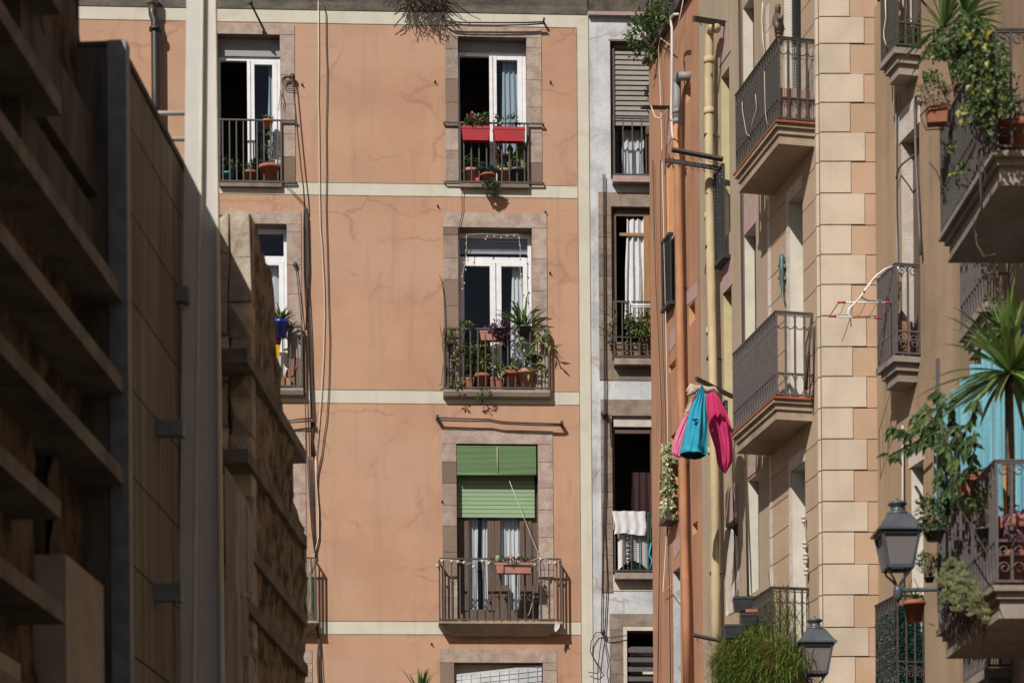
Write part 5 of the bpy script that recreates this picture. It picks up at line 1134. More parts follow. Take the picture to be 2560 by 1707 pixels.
# ================================================================ lanterns
def lantern(lab,x,y,D,size,arm_to,scroll_=True):
    """x,y: pixel of eave centre; size eave width"""
    p=anchor(x,y,D); FD=Frame(p.x,p.y,1,.02); T=Thing(FD,'street_lamp',lab,'street lamp',(0,0,p.z-size*1.35),'lantern street lamps'); w_=size/2; z=p.z
    sq=math.sqrt(2); a0=math.pi/4
    mb=MB(); mb.lathe((0,0,z),[(w_*sq,0),(w_*sq,.02),(w_*.92*sq,.03),(w_*.50*sq,w_*.74),(w_*.47*sq,w_*.78),(w_*.3,w_*.80)],4,a0=a0,smooth=False)
    T.part('roof',mb,'lampm')
    mb=MB(); zz=z+w_*.78; mb.lathe((0,0,zz),[(w_*.47,0),(w_*.45,.03),(w_*.36,w_*.14),(w_*.30,w_*.22),(w_*.28,w_*.40),(w_*.40,w_*.46),(w_*.42,w_*.52),(w_*.30,w_*.60),(w_*.06,w_*.64),(w_*.05,w_*.74),(.001,w_*.78)],20); T.part('chimney',mb,'lampm')
    hh=size*.74; wt=w_*.80; wb=w_*.54; mb=MB()
    cor=[(-1,-1),(1,-1),(1,1),(-1,1)]
    for i in range(4):
        a_=cor[i]; b_=cor[(i+1)%4]; mb.bar((a_[0]*wt,a_[1]*wt,z),(a_[0]*wb,a_[1]*wb,z-hh),.028)
        mb.bar((a_[0]*wt,a_[1]*wt,z-.02),(b_[0]*wt,b_[1]*wt,z-.02),.03); mb.bar((a_[0]*wb,a_[1]*wb,z-hh),(b_[0]*wb,b_[1]*wb,z-hh),.035)
    T.part('frame',mb,'lampm')
    for i in range(4):
        a_=cor[i]; b_=cor[(i+1)%4]; mb=MB(); mb.quad((a_[0]*wb*.97,a_[1]*wb*.97,z-hh),(b_[0]*wb*.97,b_[1]*wb*.97,z-hh),(b_[0]*wt*.97,b_[1]*wt*.97,z-.02),(a_[0]*wt*.97,a_[1]*wt*.97,z-.02)); T.part('glass_pane',mb,'lampglass')
    mb=MB()
    for a_ in cor: mb.tube([(a_[0]*wb*.9,a_[1]*wb*.9,z-hh),(a_[0]*wb*.75,a_[1]*wb*.75,z-hh-.06),(a_[0]*wb*.35,a_[1]*wb*.35,z-hh-.12),(0,0,z-hh-.2)],.011,6)
    zc=z-hh-.2; mb.lathe((0,0,zc-.09),[(.005,-.05),(.045,0),(.05,.08),(.035,.12)],12); T.part('cradle',mb,'lampm')
    e=FD.L(arm_to); mb=MB(); z_=zc-.02; mb.tube([(0,0,z_),(e[0],e[1],z_)],.022,8); d=Vector((e[0],e[1],0)); 
    for f in (.33,): q_=d*f; mb.ball((q_.x,q_.y,z_),.035)
    P=[d*.42+Vector((0,0,z_-.1)),d*.55+Vector((0,0,z_-.07)),d*.75+Vector((0,0,z_-.16)),d*1+Vector((0,0,z_-.42))]; mb.tube(P,[.016,.02,.022,.026],7)
    u=d.normalized(); c=d*.38+Vector((0,0,z_-.14))
    mb.tube([c+u*(.07*(1-.8*i/18)*math.cos(i*.5))+Vector((0,0,.07*(1-.8*i/18)*math.sin(i*.5))) for i in range(19)],.012,6)
    c=d*.85+Vector((0,0,z_-.09)); mb.tube([c+u*(.05*(1-.8*i/18)*math.cos(i*.5))+Vector((0,0,.05*(1-.8*i/18)*math.sin(i*.5))) for i in range(19)],.008,6)
    T.part('wall_arm',mb,'lampm')
    mb=MB(); mb.box(e[0]-.03,e[0]+.02,e[1]-.05,e[1]+.05,z_-.5,z_+.1); T.part('wall_plate',mb,'lampm')
    return T
pz=Vector((CB.x+.25,CB.y-.02,0)); LAMP2=lantern('black lantern street lamp in front of the cream quoins beside the fern balcony',*Q('b7',1372,1272),26.7,.47,pz)
# ================================================================ ochre house
T5=Thing(FC,'ochre_building','ochre rendered house with stone balconies between the corner house and the near right house','building',(0,0,0))
def zc(k,x,y,o=0): return FC.hit(*Q(k,x,y),o)[1]
sC1=FC.hit(2391,907)[0]; zt5=zc('c1',700,-300)
qC=.30
zM=zc('c3',580,298,qC); zT=zc('c1',600,385,qC)
zHr=zc('c4',600,858,.33); zH=zHr-1.08
def hc(k,xl,xr,yf,zb,rev,mr): return (FC.hit(*Q(k,xl,yf))[0],FC.hit(*Q(k,xr,yf))[0],zb,FC.hit(*Q(k,xl,yf))[1],rev,mr)
h5=[hc('c1',630,778,1165,zM,.17,3), hc('c3',712,812,1205,zH,.17,4), (FC.hit(*Q('c1',640,200))[0],FC.hit(*Q('c1',785,200))[0],zT,zT+2.4,.17,3)]
mb=MB(); wallgrid(mb,-.02,sC1,0,zt5,h5); shell(mb,-.02,sC1,0,zt5,0,6,0); T5.part('wall',mb,['ochre','plain','room','palest','white2'])
mb=MB()
for k,(x0,yt,x1,yb) in (('c1',(630,960,780,1140)),('c3',(692,1040,818,1185))):
    mb=MB(); a_=h5[0 if k=='c1' else 1]; mb.box(a_[0]-.05,a_[1]+.03,-.012,.004,a_[3],a_[3]+(.36 if k=='c1' else .2)); T5.part('door_lintel',mb,'palest')
for h in h5:
    mb=MB(); mb.box(h[0],h[1],h[4]-.02,h[4],h[2],h[3]); T5.part('door',mb,'brown')
tC=[(.07,.0),(.09,.05),(.12,.09)]
# middle balcony
fancy(T5,FC,FC.hit(*Q('c2',445,1200),qC)[0],FC.hit(*Q('c2',590,1200),qC)[0],qC,zM,zc('c2',585,860,qC)-zM,tC,m='greyiron',slabm='slabd',bays=2,style='scroll',nb=12,tile=False,midf=.27)
fancy(T5,FC,FC.hit(*Q('c1',475,420),qC)[0],FC.hit(*Q('c1',600,300),qC)[0],qC,zT,1.05,tC,m='iron',slabm='slabd',bays=3,style='plain',nb=12,tile=False)
qH=.33; sH0=FC.hit(*Q('c4',430,1200),qH)[0]; sH1=FC.hit(*Q('c4',600,1200),qH)[0]
fancy(T5,FC,sH0,sH1,qH,zH,1.08,tC,m='iron',slabm='slabd',bays=3,style='scroll',nb=8,tile=False)
mb=MB()
for i in range(4200):
    if rnd.random()<.55: p=(rnd.uniform(sH0,sH1),-qH+.03+rnd.uniform(-.03,.02),rnd.uniform(zH,zHr-.12)); 
    else: p=(sH1-.04+rnd.uniform(-.02,.03),rnd.uniform(-qH,-.0),rnd.uniform(zH,zHr-.12))
    d=rv()+Vector((.3,-.5,.2)); mb.leaf(p,d,(0,-1,.3),.055,.014)
mb.box(sH0+.02,sH1-.02,-qH+.035,-qH+.045,zH+.02,zHr-.1); mb.box(sH1-.05,sH1-.04,-qH+.02,-.02,zH+.02,zHr-.1)
solo(FC,'artificial_hedge','dark green artificial hedge screen covering the lowest ochre balcony','hedge screen',mb,'hedge')
# things on the middle ochre balcony
sMn=FC.hit(*Q('c2',590,1200),qC)[0]
mb=MB()
for i in range(9): z=zM+.02+i*.055; 
mb.box(sMn-.35,sMn-.1,-.25,-.05,zM,zM+.45); 
solo(FC,'wicker_basket','wicker basket stand inside the middle ochre balcony','basket',mb,'wicker')
# angled boards seen behind the top balcony
mb=MB(); 
for i in range(5): mb.bar((sMn-.6+i*.1,-.18,zT),(sMn-.6+i*.1,-.18,zT+.95),.02)
mb.bar((sMn-.75,-.2,zT+.95),(sMn-.5,-.2,zT+1.2),.03); mb.bar((sMn-.5,-.2,zT+1.2),(sMn-.1,-.1,zT+.7),.03); solo(FC,'folding_gate','dark folding gate standing on the highest ochre balcony','gate',mb,'iron')
# drying rack, white with red corners, hung off the middle ochre balcony
p=FC.W((FC.hit(*Q('c2',560,860),qC)[0],-qC,0)); FD=Frame(p.x,p.y,1,0)
def D2(x,y,dy=0): h=FD.hit(*Q('c2',x,y),-dy); return (h[0],dy,h[1])
T=Thing(FD,'drying_rack','white folding drying rack with red corners hanging off the ochre balcony','drying rack',D2(250,1280))
mb=MB(); mb.tube([D2(565,868,-.05),D2(500,890,-.1),D2(420,950,-.15),D2(350,1040,-.2),D2(310,1105,-.2),D2(250,1170,-.2),D2(200,1220,-.22),D2(195,1260,-.22),D2(225,1285,-.22)],.011,7)
mb.tube([D2(470,965,0),D2(430,955,-.1),D2(370,1020,-.2),D2(315,1080,-.2),D2(310,1125,-.2),D2(360,1150,-.1),D2(475,1150,0)],.010,7)
mb.tube([D2(600,870,0),D2(615,915,0),D2(640,955,0)],.010,6); T.part('hook_arm',mb,'white')
mb=MB(); A_,B_,C_,D_=D2(120,1162,.05),D2(560,1165,.05),D2(465,1290,-.3),D2(45,1275,-.3)
mb.tube([A_,B_],.009,6); mb.tube([D_,C_],.009,6); T.part('tray_bar',mb,'white')
mb=MB(); mb.tube([A_,D_],.007,6); mb.tube([B_,C_],.007,6)
for f in (.12,.3,.5,.7): 
    a_=Vector(A_).lerp(Vector(B_),f); b_=Vector(D_).lerp(Vector(C_),f); mb.tube([a_,a_.lerp(b_,.5)+Vector((0,0,-.05)),b_],.0035,4)
T.part('tray_wire',mb,'iron')
for p_,q_ in ((A_,B_),(B_,A_),(C_,D_),(D_,C_)):
    mb=MB(); a_=Vector(p_); mb.tube([a_,a_.lerp(Vector(q_),.13)],.013,7); mb.ball(a_,.016,n=7); T.part('corner_cap',mb,'red')
mb=MB(); mb.tube([D2(320,1070,-.2),D2(330,1085,-.2)],.018,8); mb.tube([D2(230,1283,-.3),D2(380,1280,-.3)],.012,6); T.part('joint',mb,'terra')
mb=MB(); mb.tube([D2(215,1290,-.2),D2(180,1390,-.2),D2(148,1480,-.2)],.004,4); mb.tube([D2(215,1290,-.2),D2(222,1360,-.2)],.006,4); T.part('loose_string',mb,'cable')
# cables on the ochre wall
mb=MB()
for d_ in (0,8): mb.tube([(lambda h:(h[0],-.03-.01*(d_>0),h[1]))(FC.hit(*Q('c1',588+d_*.6+(10 if 1900<y<2500 else 0)*(d_>0),y),.03)) for y in (760,900,1200,1450,1700,2000,2400,2600,2900)],.010,5)
solo(FC,'cable_pair','pair of grey cables running down the ochre wall between the balconies','cable',mb,'gpipe')
mb=MB(); mb.tube([(lambda h:(h[0],-.05,h[1]))(FC.hit(*Q('c1',x,y),.05)) for x,y in ((785,785),(750,790),(742,900),(748,1250),(760,1500),(780,1900),(790,2080))],.018,6); mb.tube([(lambda h:(h[0],-.05,h[1]))(FC.hit(*Q('c1',x,y),.05)) for x,y in ((590,1460),(610,1380),(640,1340),(730,1270))],.012,5)
solo(FC,'conduit_pipe','dark conduit pipe beside the pale stone door strip','pipe',mb,'greyiron')
mb=MB(); mb.tube([(lambda h:(h[0],-.35,h[1]))(FC.hit(*Q('c1',x,y),.35)) for x,y in ((500,-20),(505,150),(488,250),(490,310),(508,375))],.007,5); solo(FC,'dangling_rope','pale cord dangling in front of the highest ochre balcony','cord',mb,'wcable')
mb=MB(); 
for d_ in (0,10): mb.tube([(lambda h:(h[0],-.04-.01*(d_>0),h[1]))(FC.hit(*Q('c3',640+d_,y),.04)) for y in (860,1100,1350,1800,2200)],.012,5)
solo(FC,'cable_pair','pair of pale cables behind the nearer street lamp','cable',mb,'palest')
mb=MB(); mb.tube([(lambda h:(h[0],-.2,h[1]))(FC.hit(*Q('c3',x,y),.2)) for x,y in ((815,945),(760,1000),(700,1070),(660,1070))],.02,6); solo(FC,'bent_bracket','bent dark bracket above the lower ochre door','bracket',mb,'iron')
# ================================================================ near right house
T6=Thing(FN,'near_right_building','near right house with deep plant filled balconies','building',(0,0,0))
def hn(k,x,y,o=0): return FN.hit(*Q(k,x,y),o)
sN2=26.0; zt6=18.5; qA=1.05
pA=anchor(*Q('c1',1410,1225),19.2); LA=FN.L(pA); qA=-LA[1]
zA=pA.z; sA1=LA[0]; sA0=hn('c1',962,1560,qA)[0]
pB=anchor(*Q('c4',1412,765),19.2); LB=FN.L(pB); qB=-LB[1]; zB=pB.z; sB1=LB[0]; sB0=hn('c4',948,1120,qB)[0]
print('A',qA,zA,sA0,sA1,'B',qB,zB,sB0,sB1)
doorsN=[(sA0+.5,sA0+1.5,zA,zA+2.4,.25,1),(sA0+.5,sA0+1.5,zB,zB+2.5,.25,1),(.6,1.3,zA,zA+2.2,.2,1),(.6,1.3,zB,zB+2.2,.2,1)]
mb=MB(); wallgrid(mb,0,sN2,0,zt6,doorsN); shell(mb,0,sN2,0,zt6,0,8,0); T6.part('wall',mb,['ochre','plain','room'])
for h in doorsN:
    mb=MB(); mb.box(h[0],h[1],.2,.24,h[2],h[3]); T6.part('door',mb,'whitebox' if h[2]>9 and h[0]>3 else 'brown')
tN=[(.05,.0),(.06,.05),(.14,.09),(.03,.075)]
fancy(T6,FN,sA0,sA1,qA,zA,H(FN,'c1',1410,248,qA)[1]-zA,tN,m='iron',slabm='slabd',bays=8,style='scroll',nb=24,tile=False,midf=.42)
fancy(T6,FN,sB0,sB1,qB,zB,H(FN,'c3',1400,1168,qB)[1]-zB,tN,m='greyiron',slabm='slabd',bays=8,style='scroll',nb=20,tile=False,midf=.36)
qc=.25
for zz in (zA-.12,zB-.12):
    c0=hn('c2',1122,1000,qc)[0]; c1=hn('c2',1318,1000,qc)[0]
    fancy(T6,FN,c0,c1,qc,zz,1.05,[(.10,0),(.10,.05),(.12,.09)],m='greyiron',slabm='slabd',bays=2,style='plain',nb=9,tile=False)
# ridge line on ochre return; blue board screen
zs1=7.87
zs1=H(FN,'c3',1100,510,qB-.05)[1]
pq=FN.W((sB0+.06,0,0)); FE=Frame(pq.x,pq.y,1,-.03)      # boards close off the far end of the balcony
T=Thing(FE,'blue_board_screen','turquoise wooden board screen closing the far end of the lower plant balcony','screen',(FE.hit(2400,1100)[0],0,zB)); mb=MB()
px_=2336
while px_<2700:
    w_=rnd.uniform(17,30); a_=FE.hit(px_,1200)[0]; b_=FE.hit(px_+w_,1200)[0]; t_=FE.hit(px_,max(770,min(1010,1022-(px_-2340)*1.22))-rnd.uniform(0,7))[1]
    mb=MB(); lo_=zB+.02 if px_>2345 else FE.hit(px_,1290)[1]; d_=rnd.uniform(0,.02); mb.box(a_,b_-.006,d_,d_+.02,lo_,t_); T.part('board',mb,'blue'); px_+=w_
mb=MB(); mb.box(FE.hit(2340,1200)[0],FE.hit(2690,1200)[0],.03,.07,zB+.5,zB+.58); T.part('batten',mb,'blue'); mb=MB(); mb.box(FE.hit(2360,1200)[0],FE.hit(2690,1200)[0],.03,.07,zB+1.35,zB+1.43); T.part('batten',mb,'blue')
# strip screen (grey) behind balcony A railing
mb=MB(); 
for i in range(18): s_=sA0+.03+i*.1; mb.box(s_,s_+.085,-qA+.03+.006*(i%2),-qA+.05,zA+.02,zA+.78)
solo(FN,'reed_screen','dark grey slat screen lining the front of the upper plant balcony','screen',mb,'steeld')
mb=MB()
for i in range(16): s_=sB0+.02+i*.1; mb.box(s_,s_+.085,-qB+.03+.006*(i%2),-qB+.05,zB+.02,zB+.75)
solo(FN,'slat_screen','weathered grey slat screen lining the front of the lower plant balcony','screen',mb,'steeld')
MT['ivyl']=mat('ivy_leaf',(.035,.07,.016),(.06,.10,.024),4,rough=.5,island=.55,c3=(.11,.14,.035),transl=.25)
MT['ivyg']=mat('yellow_ivy_leaf',(.36,.33,.05),(.28,.28,.05),4,rough=.5,island=.2,transl=.3)
# upper balcony plants
def at(k,x,y,o): h=FN.hit(*Q(k,x,y),o); return (h[0],-o,h[1])
def near_leaf(mb,k,cx,cy,rx,ry,n,o,L,dep=.15):
    for i in range(n):
        a_=rnd.uniform(0,6.28); q_=rnd.random()**.6; p=at(k,cx+rx*q_*math.cos(a_),cy+ry*q_*math.sin(a_),o+rnd.uniform(-dep,dep)); 
        mb.leaf(p,rv()+Vector((0,0,-.5)),Vector((.5,-1,.4))+rv()*.8,L*rnd.uniform(.6,1.25),L*.75)
T=Thing(FN,'ivy_plant','dense ivy tumbling over the front of the upper plant balcony','ivy',(sA0+.8,-qA,zA)); mb=MB()
for cx,cy,rx,ry,n in ((1190,230,170,110,330),(1250,420,130,160,330),(1290,640,120,160,300),(1250,850,100,140,180),(1010,330,160,110,150),(900,420,90,80,60),(1130,560,100,120,140),(1450,560,60,220,130),(1350,1000,60,120,60),(1480,820,70,120,60),(880,620,70,60,30),(1030,1200,40,40,14),(1130,1360,60,60,14)):
    near_leaf(mb,'c1',cx,cy,rx,ry,int(n*2.0),qA+.05,.055)
T.part('foliage',mb,'ivyl')
mb=MB()
for cx,cy,rx,ry,n in ((1230,250,120,60,26),(1300,330,60,40,10),(1270,600,90,200,26),(1140,900,60,90,5),(880,420,40,40,4),(1090,1410,50,30,6)): near_leaf(mb,'c1',cx,cy,rx,ry,n,qA+.12,.07)
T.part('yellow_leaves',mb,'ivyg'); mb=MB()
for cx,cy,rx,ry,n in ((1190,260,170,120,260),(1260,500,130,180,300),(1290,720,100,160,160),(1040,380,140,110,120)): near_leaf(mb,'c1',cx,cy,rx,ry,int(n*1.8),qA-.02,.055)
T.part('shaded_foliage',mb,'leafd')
mb=MB()
for pts in ([(1190,420),(1200,560),(1190,780)],[(1320,330),(1280,560),(1360,720)],[(920,640),(980,780),(1050,900),(1030,1100)],[(1450,400),(1400,700),(1300,1000)],[(1240,1170),(1150,1350),(1120,1400)],[(1280,1260),(1320,1450),(1310,1568)],[(840,870),(900,1000),(980,1060)],[(860,1330),(920,1400),(960,1500)],[(1390,900),(1340,1050),(1330,1150)]):
    mb=MB(); mb.tube(PL(FN,'c1',pts,qA+.08),.006,5); T.part('vine_stem',mb,'dead')
mb=MB(); mb.tube(PL(FN,'c1',[(1270,1280),(1280,1568),(1290,1700),(1225,1850),(1250,2000),(1310,2100),(1400,2080)],qA+.12),.011,5); T.part('vine_stem',mb,'dead'); mb=MB(); mb.tube(PL(FN,'c1',[(1240,1160),(1200,1280),(1110,1390)],qA+.1),.007,5)
T.part('vine_stem',mb,'dead')
def yucca(lab,k,x,y,o,L,n,W,zf_,seed,m='blade',up=.35,az=0):
    r=random.Random(seed); c=at(k,x,y,o); bs_=max(c[0],(sA0 if zf_==zA else sB0)+.35); trunk=c[2]-zf_-.26; T=Thing(FN,'yucca_plant',lab,'yucca',(bs_,c[1],c[2]-trunk)); mb=MB()
    for i in range(n):
        a_=r.uniform(0,6.28); e=r.uniform(-.45,1)**1; d=Vector((math.cos(a_)*math.cos(e*1.4),math.sin(a_)*math.cos(e*1.4),math.sin(e*1.4)+up*.3)); mb.blade(c,d,L*r.uniform(.6,1.15),W*r.uniform(.7,1.2),r.uniform(.1,1.1),7)
    T.part('foliage',mb,m); mb=MB(); mb.tube([(bs_,c[1],c[2]-trunk),(bs_*.6+c[0]*.4,c[1]+.01,c[2]-trunk*.5),(c[0],c[1],c[2]+.02)],[.045,.04,.035],9)
    T.part('trunk',mb,'bark'); mb=MB(); pot(mb,(bs_,c[1],c[2]-trunk-.2),.16,.28); T.part('pot',mb,'terra')
yucca('tall spiky dracaena rising from the left end of the upper plant balcony','c1',975,235,qA-.2,.62,46,.045,zA,3)
yucca('second spiky dracaena to the right on the upper plant balcony','c1',1165,150,qA-.22,.50,36,.045,zA,4)
yucca('big agave like yucca with broad blades before the turquoise boards','c3',1510,430,qB-.2,.80,140,.056,zB,5,'bladel',.2)
yucca('smaller drooping spiky plant over the balcony edge under the upper slab','c2',1500,1420,qB-.2,.40,22,.05,zB,8)
def ffr(k,x,y,D): p=anchor(*Q(k,x,y),D); return Frame(p.x,p.y,1,-.12)
T=box_planter(ffr('c1',925,900,20.6),'terracotta planter box hanging at the left end of the upper plant balcony','c1',838,845,1015,985,0,'terra',depth=.18,n=0)
PF=T.fr; h=PF.hit(*Q('c1',905,740)); mb=MB(); leaves(mb,(h[0],.05,h[1]),(.17,.12,.17),300,.04,.014); T.part('foliage',mb,'leafd'); h=PF.hit(*Q('c1',985,790)); mb=MB(); leaves(mb,(h[0],.05,h[1]),(.16,.12,.12),220,.05,.008); d_=T.part('dry_grass',mb,'dead'); d_['kind']='stuff'
mb=MB(); mb.tube(PL(PF,'c1',[(785,950),(835,1062),(965,1055)],.02),.008,5); mb.tube(PL(PF,'c1',[(785,950),(850,870),(1015,850)],.02),.008,5); T.part('cradle',mb,'iron')
def npot(lab,k,x,y,o,r,h,pm,name='plant_pot',kind='bush',fr_=(.12,.12,.1),fm='leafd',n=60,L=.05):
    c=at(k,x,y,o); return potted(FN,name,lab,c[0],c[1],c[2],r,h,pm,kind,fr_,fm,n=n,L=L)
npot('red terracotta pot behind the end railing of the upper plant balcony','c1',1535,1265,qA-.28,.14,.28,'terra',n=140,fr_=(.2,.15,.22))
npot('big bright red clay pot behind the scrolled end railing of the lower plant balcony','c4',1560,750,qB-.25,.17,.58,'terra',n=40)
npot('clay pot hidden in the ivy of the upper plant balcony','c1',1110,470,qA-.0,.11,.17,'terra',n=20)
T=box_planter(ffr('c3',1225,1320,19.9),'terracotta planter box on the lower balcony rail before the turquoise boards','c3',1112,1240,1335,1420,0,'terra',depth=.18,n=30,hh=.04,fm='dead')
mb=MB(); h=T.fr.hit(*Q('c3',1275,1420)); ring(mb,(h[0],-.03,h[1]),(.085,.07),'s',14,.012,0,math.pi); T.part('handle',mb,'iron')
# shrub with large leaves in front of boards
T=Thing(FN,'leafy_branch_plant','large leaved plant with long branches reaching left across the turquoise boards','plant',at('c3',1080,1400,qB)); mb=MB(); ml=MB()
rb=random.Random(12)
paths=[[(1100,1450),(1060,1250),(1010,1000),(960,850),(930,760),(960,620),(910,570)],[(1040,1200),(980,980),(900,880),(800,820),(720,780)],[(1010,1050),(880,960),(780,900),(700,930),(620,900),(550,880)],[(980,980),(840,940),(720,1010),(620,1060),(530,1110)],[(1080,1200),(1120,1000),(1180,850),(1240,720),(1250,640)],[(1030,1150),(960,1200),(920,1320)],[(1100,1000),(1060,860),(1030,780),(1080,640)],[(1000,1000),(860,780),(820,680)],[(1100,1100),(1200,1000),(1230,900)],[(1050,1300),(1010,1450),(990,1550)],[(1120,1300),(1180,1200),(1230,1050)]]
for P_ in paths:
    P=PL(FN,'c3',P_,qB+.2); mb.tube(P,.008,5)
    for i in range(len(P)-1):
        for t in (.15,.4,.65,.9):
            p=Vector(P[i]).lerp(Vector(P[i+1]),t)
            for _ in range(2): ml.leaf(p+rv(rb)*.03,Vector((rb.uniform(-.5,.7),rb.uniform(-.8,.6),rb.uniform(-1.6,-.1))),Vector((1,rb.uniform(-.6,.3),rb.uniform(-.1,.6))),rb.uniform(.09,.17),.055)
T.part('stem',mb,'bark'); T.part('foliage',ml,'leafd')
npot('round yellow green shrub in a hanging bowl above the nearer street lamp','c4',900,405,qB+.28,.10,.09,'blackp',name='hanging_shrub',fr_=(.22,.19,.19),fm='leafm',n=420,L=.055)
npot('dark small leaved bush hanging below the yellow green shrub','c4',860,745,qB+.25,.05,.05,'blackp',name='dark_bush',fr_=(.18,.13,.15),fm='leafd',n=420,L=.032)
npot('bushy green plant between the grey slats of the lower plant balcony','c4',1300,380,qB+.05,.07,.08,'blackp',name='leafy_plant',fr_=(.14,.12,.22),fm='leafm',n=160,L=.06)
T=Thing(FN,'succulent_cascade','pale green succulent rosettes cascading down the lower balcony front','succulent',at('c4',1100,900,qB+.1)); mb=MB()
rc=random.Random(9)
for q_ in range(26):
    f=rc.random(); cx=985+f*330+rc.uniform(-45,45); cy=700+f*270+rc.uniform(-110,90); 
    for i in range(rc.randint(3,8)):
        p=at('c4',cx+rc.gauss(0,26),cy+rc.gauss(0,24),qB+.1+rc.uniform(-.05,.12)); rosette(mb,p,rc.uniform(.05,.10),11,0,(.8,-.25,-.2))
for cx,cy in ((1100,640),(1130,680),(1070,900),(1100,950),(1250,960),(1290,1000),(990,930),(1010,870)):
    for i in range(5): p=at('c4',cx+rc.gauss(0,22),cy+rc.gauss(0,20),qB+.16); rosette(mb,p,rc.uniform(.08,.12),12,0,(.8,-.25,-.1))
T.part('rosettes',mb,'succ'); mb=MB()
for i in range(90):
    p=Vector(at('c4',rnd.uniform(1000,1320),rnd.uniform(750,1100),qB+.06)); mb.tube([p,p+Vector((rnd.uniform(-.05,.05),0,-.1)),p+Vector((rnd.uniform(-.05,.05),0,-rnd.uniform(.15,.3)))],.003,4)
T.part('dry_roots',mb,'dead')
mb=MB(); 
for pts in ([(1080,100),(1180,250),(1250,370),(1330,500),(1310,570)],[(960,300),(1100,380),(1200,480)],[(900,1100),(860,1080)]): mb.tube(PL(FN,'c4',pts,qB+.25),.006,5)
solo(FN,'bare_branch','long bare branch slanting across the grey slats of the lower balcony','branch',mb,'dead')
near=MB(); 
for i in range(24): p=at('c4',rnd.uniform(1460,1620),rnd.uniform(150,380),qB-.1); near.leaf(p,rv(),rv(),.14,.045)
solo(FN,'purple_plant','purple leaved plant on the lower plant balcony behind the end railing','plant',near,'purple')
mb=MB(); mb.tube([(sB1-.25,-qB+.15,zB),(sB1-.25,-qB+.14,zB+1.16)],.018,8); solo(FN,'bamboo_pole','upright tan bamboo pole at the corner of the lower plant balcony','pole',mb,'tan')
p0=at('c3',945,700,qB+.1); p1=at('c3',930,335,qB+.1); mb=MB(); mb.box(p0[0]-.03,p0[0]+.03,p0[1]-.03,p0[1]+.0,zB+.1,p1[2]); solo(FN,'dark_post','dark upright metal post beside the turquoise boards','post',mb,'greyiron')
# nearer lantern with a pot hanging on its arm
pe=anchor(*Q('c4',1200,790),21.4); pe=FN.W((FN.L(pe)[0],-.02,0))
LAMP1=lantern('black lantern street lamp on a scrolled arm beside the plant filled balcony',*Q('c4',600,350),21.6,.46,pe)
c=anchor(*Q('c4',738,1065),21.45); t=potted(WF,'hanging_pot','terracotta pot hanging under the arm of the nearer street lamp',c.x,c.y,c.z,.105,.20,'terra','spiky',(.1,.1,.12),'leafd',n=12,L=.03,cat='hanging pot')
mb=MB(); mb.lathe((c.x,c.y,c.z),[(.075,0),(.10,.15),(.118,.15),(.12,.2),(.10,.2)],18); 
mb=MB(); mb.tube([(c.x-.11,c.y,c.z+.19),(c.x-.02,c.y,c.z+.42)],.004,4); mb.tube([(c.x+.11,c.y,c.z+.19),(c.x+.0,c.y,c.z+.42)],.004,4); t.part('wire_hanger',mb,'iron')
# ================================================================ left building, rubble wall with ledges, post and panels
T7=Thing(FL,'left_stone_building','dark stone building along the left side with projecting ledges and smooth panels','building',(15,0,0))
mb=MB(); R=.336
def dl(px): return FL.hit(px,800)[0]
sp=FL.hit(310,800)[0]; se=19.5; sv=FL.hit(188,60,-R)[0]; ztopL=9.02; zh=9.72
def rub(mb,s0,s1,z0,z1,y,cell=.5,amp=.06,mi=0,seed=1):
    r=random.Random(seed); nx=max(2,int((s1-s0)/cell*2)); nz=max(2,int((z1-z0)/cell*2))
    hts=[[y-(r.random()*amp) for _ in range(nx+1)] for _ in range(nz+1)]
    mb.sheet(lambda u,v:(s0+(s1-s0)*u,hts[int(round(v*nz))][int(round(u*nx))],z0+(z1-z0)*v),nx,nz,mi,False)
zsl=FL.hit(95,1120,-R)[1]; sa_=FL.hit(76,1300,-R)[0]; sb_=FL.hit(116,1300,-R)[0]
rub(mb,6,sv,zsl,zh,R,.4); rub(mb,6,sa_,0,zsl,R,.3,seed=7); rub(mb,sb_,sv,0,zsl,R,.3,seed=8); rub(mb,sv,sp-.1,0,ztopL-.07,R,.4,seed=2); mb.box(-25,6,R-.02,R+6,0,zh); mb.box(6,sa_,R+.02,R+6,0,zsl); mb.box(sb_,sv,R+.02,R+6,0,zsl); mb.box(sa_,sb_,R+.7,R+6,0,zsl); mb.box(6,sv,R+.02,R+6,zsl,zh-.02); mb.box(sv,sp,R+.02,R+6,0,ztopL-.1)
mb.quad((sv,R-.03,ztopL-.1),(sv,R+5,ztopL-.1),(sv,R+5,zh-.02),(sv,R-.03,zh-.02))
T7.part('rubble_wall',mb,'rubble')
z0b=FL.hit(302,761)[1]; pitch=FL.hit(302,761)[1]-FL.hit(302,986)[1]
for i in range(-2,6):
    z=z0b-i*pitch; mb=MB(); e1=sp-.08
    if i>=3: e1=FL.hit(142,900)[0]+.1*(i-3)
    if i<0: e1=FL.hit(147,300)[0]
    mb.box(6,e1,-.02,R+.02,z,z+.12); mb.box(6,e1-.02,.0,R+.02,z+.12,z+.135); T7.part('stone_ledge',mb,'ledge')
mb=MB(); mb.box(sp-.12,sp,0.0-.03,R-.0,0,ztopL+.02); T7.part('return_pier',mb,'conc')
mb=MB(); mb.box(sp-.13,sp-.005,-.06,.08,0,ztopL+.05); T7.part('corner_post',mb,'steeld')
a_=FL.hit(201,1500,0)[0]; b_=FL.hit(293,1500,0)[0]; mb=MB(); mb.box(a_,b_,.1,R,0,FL.hit(201,1415,-.1)[1]); T7.part('plaster_panel',mb,'plate')
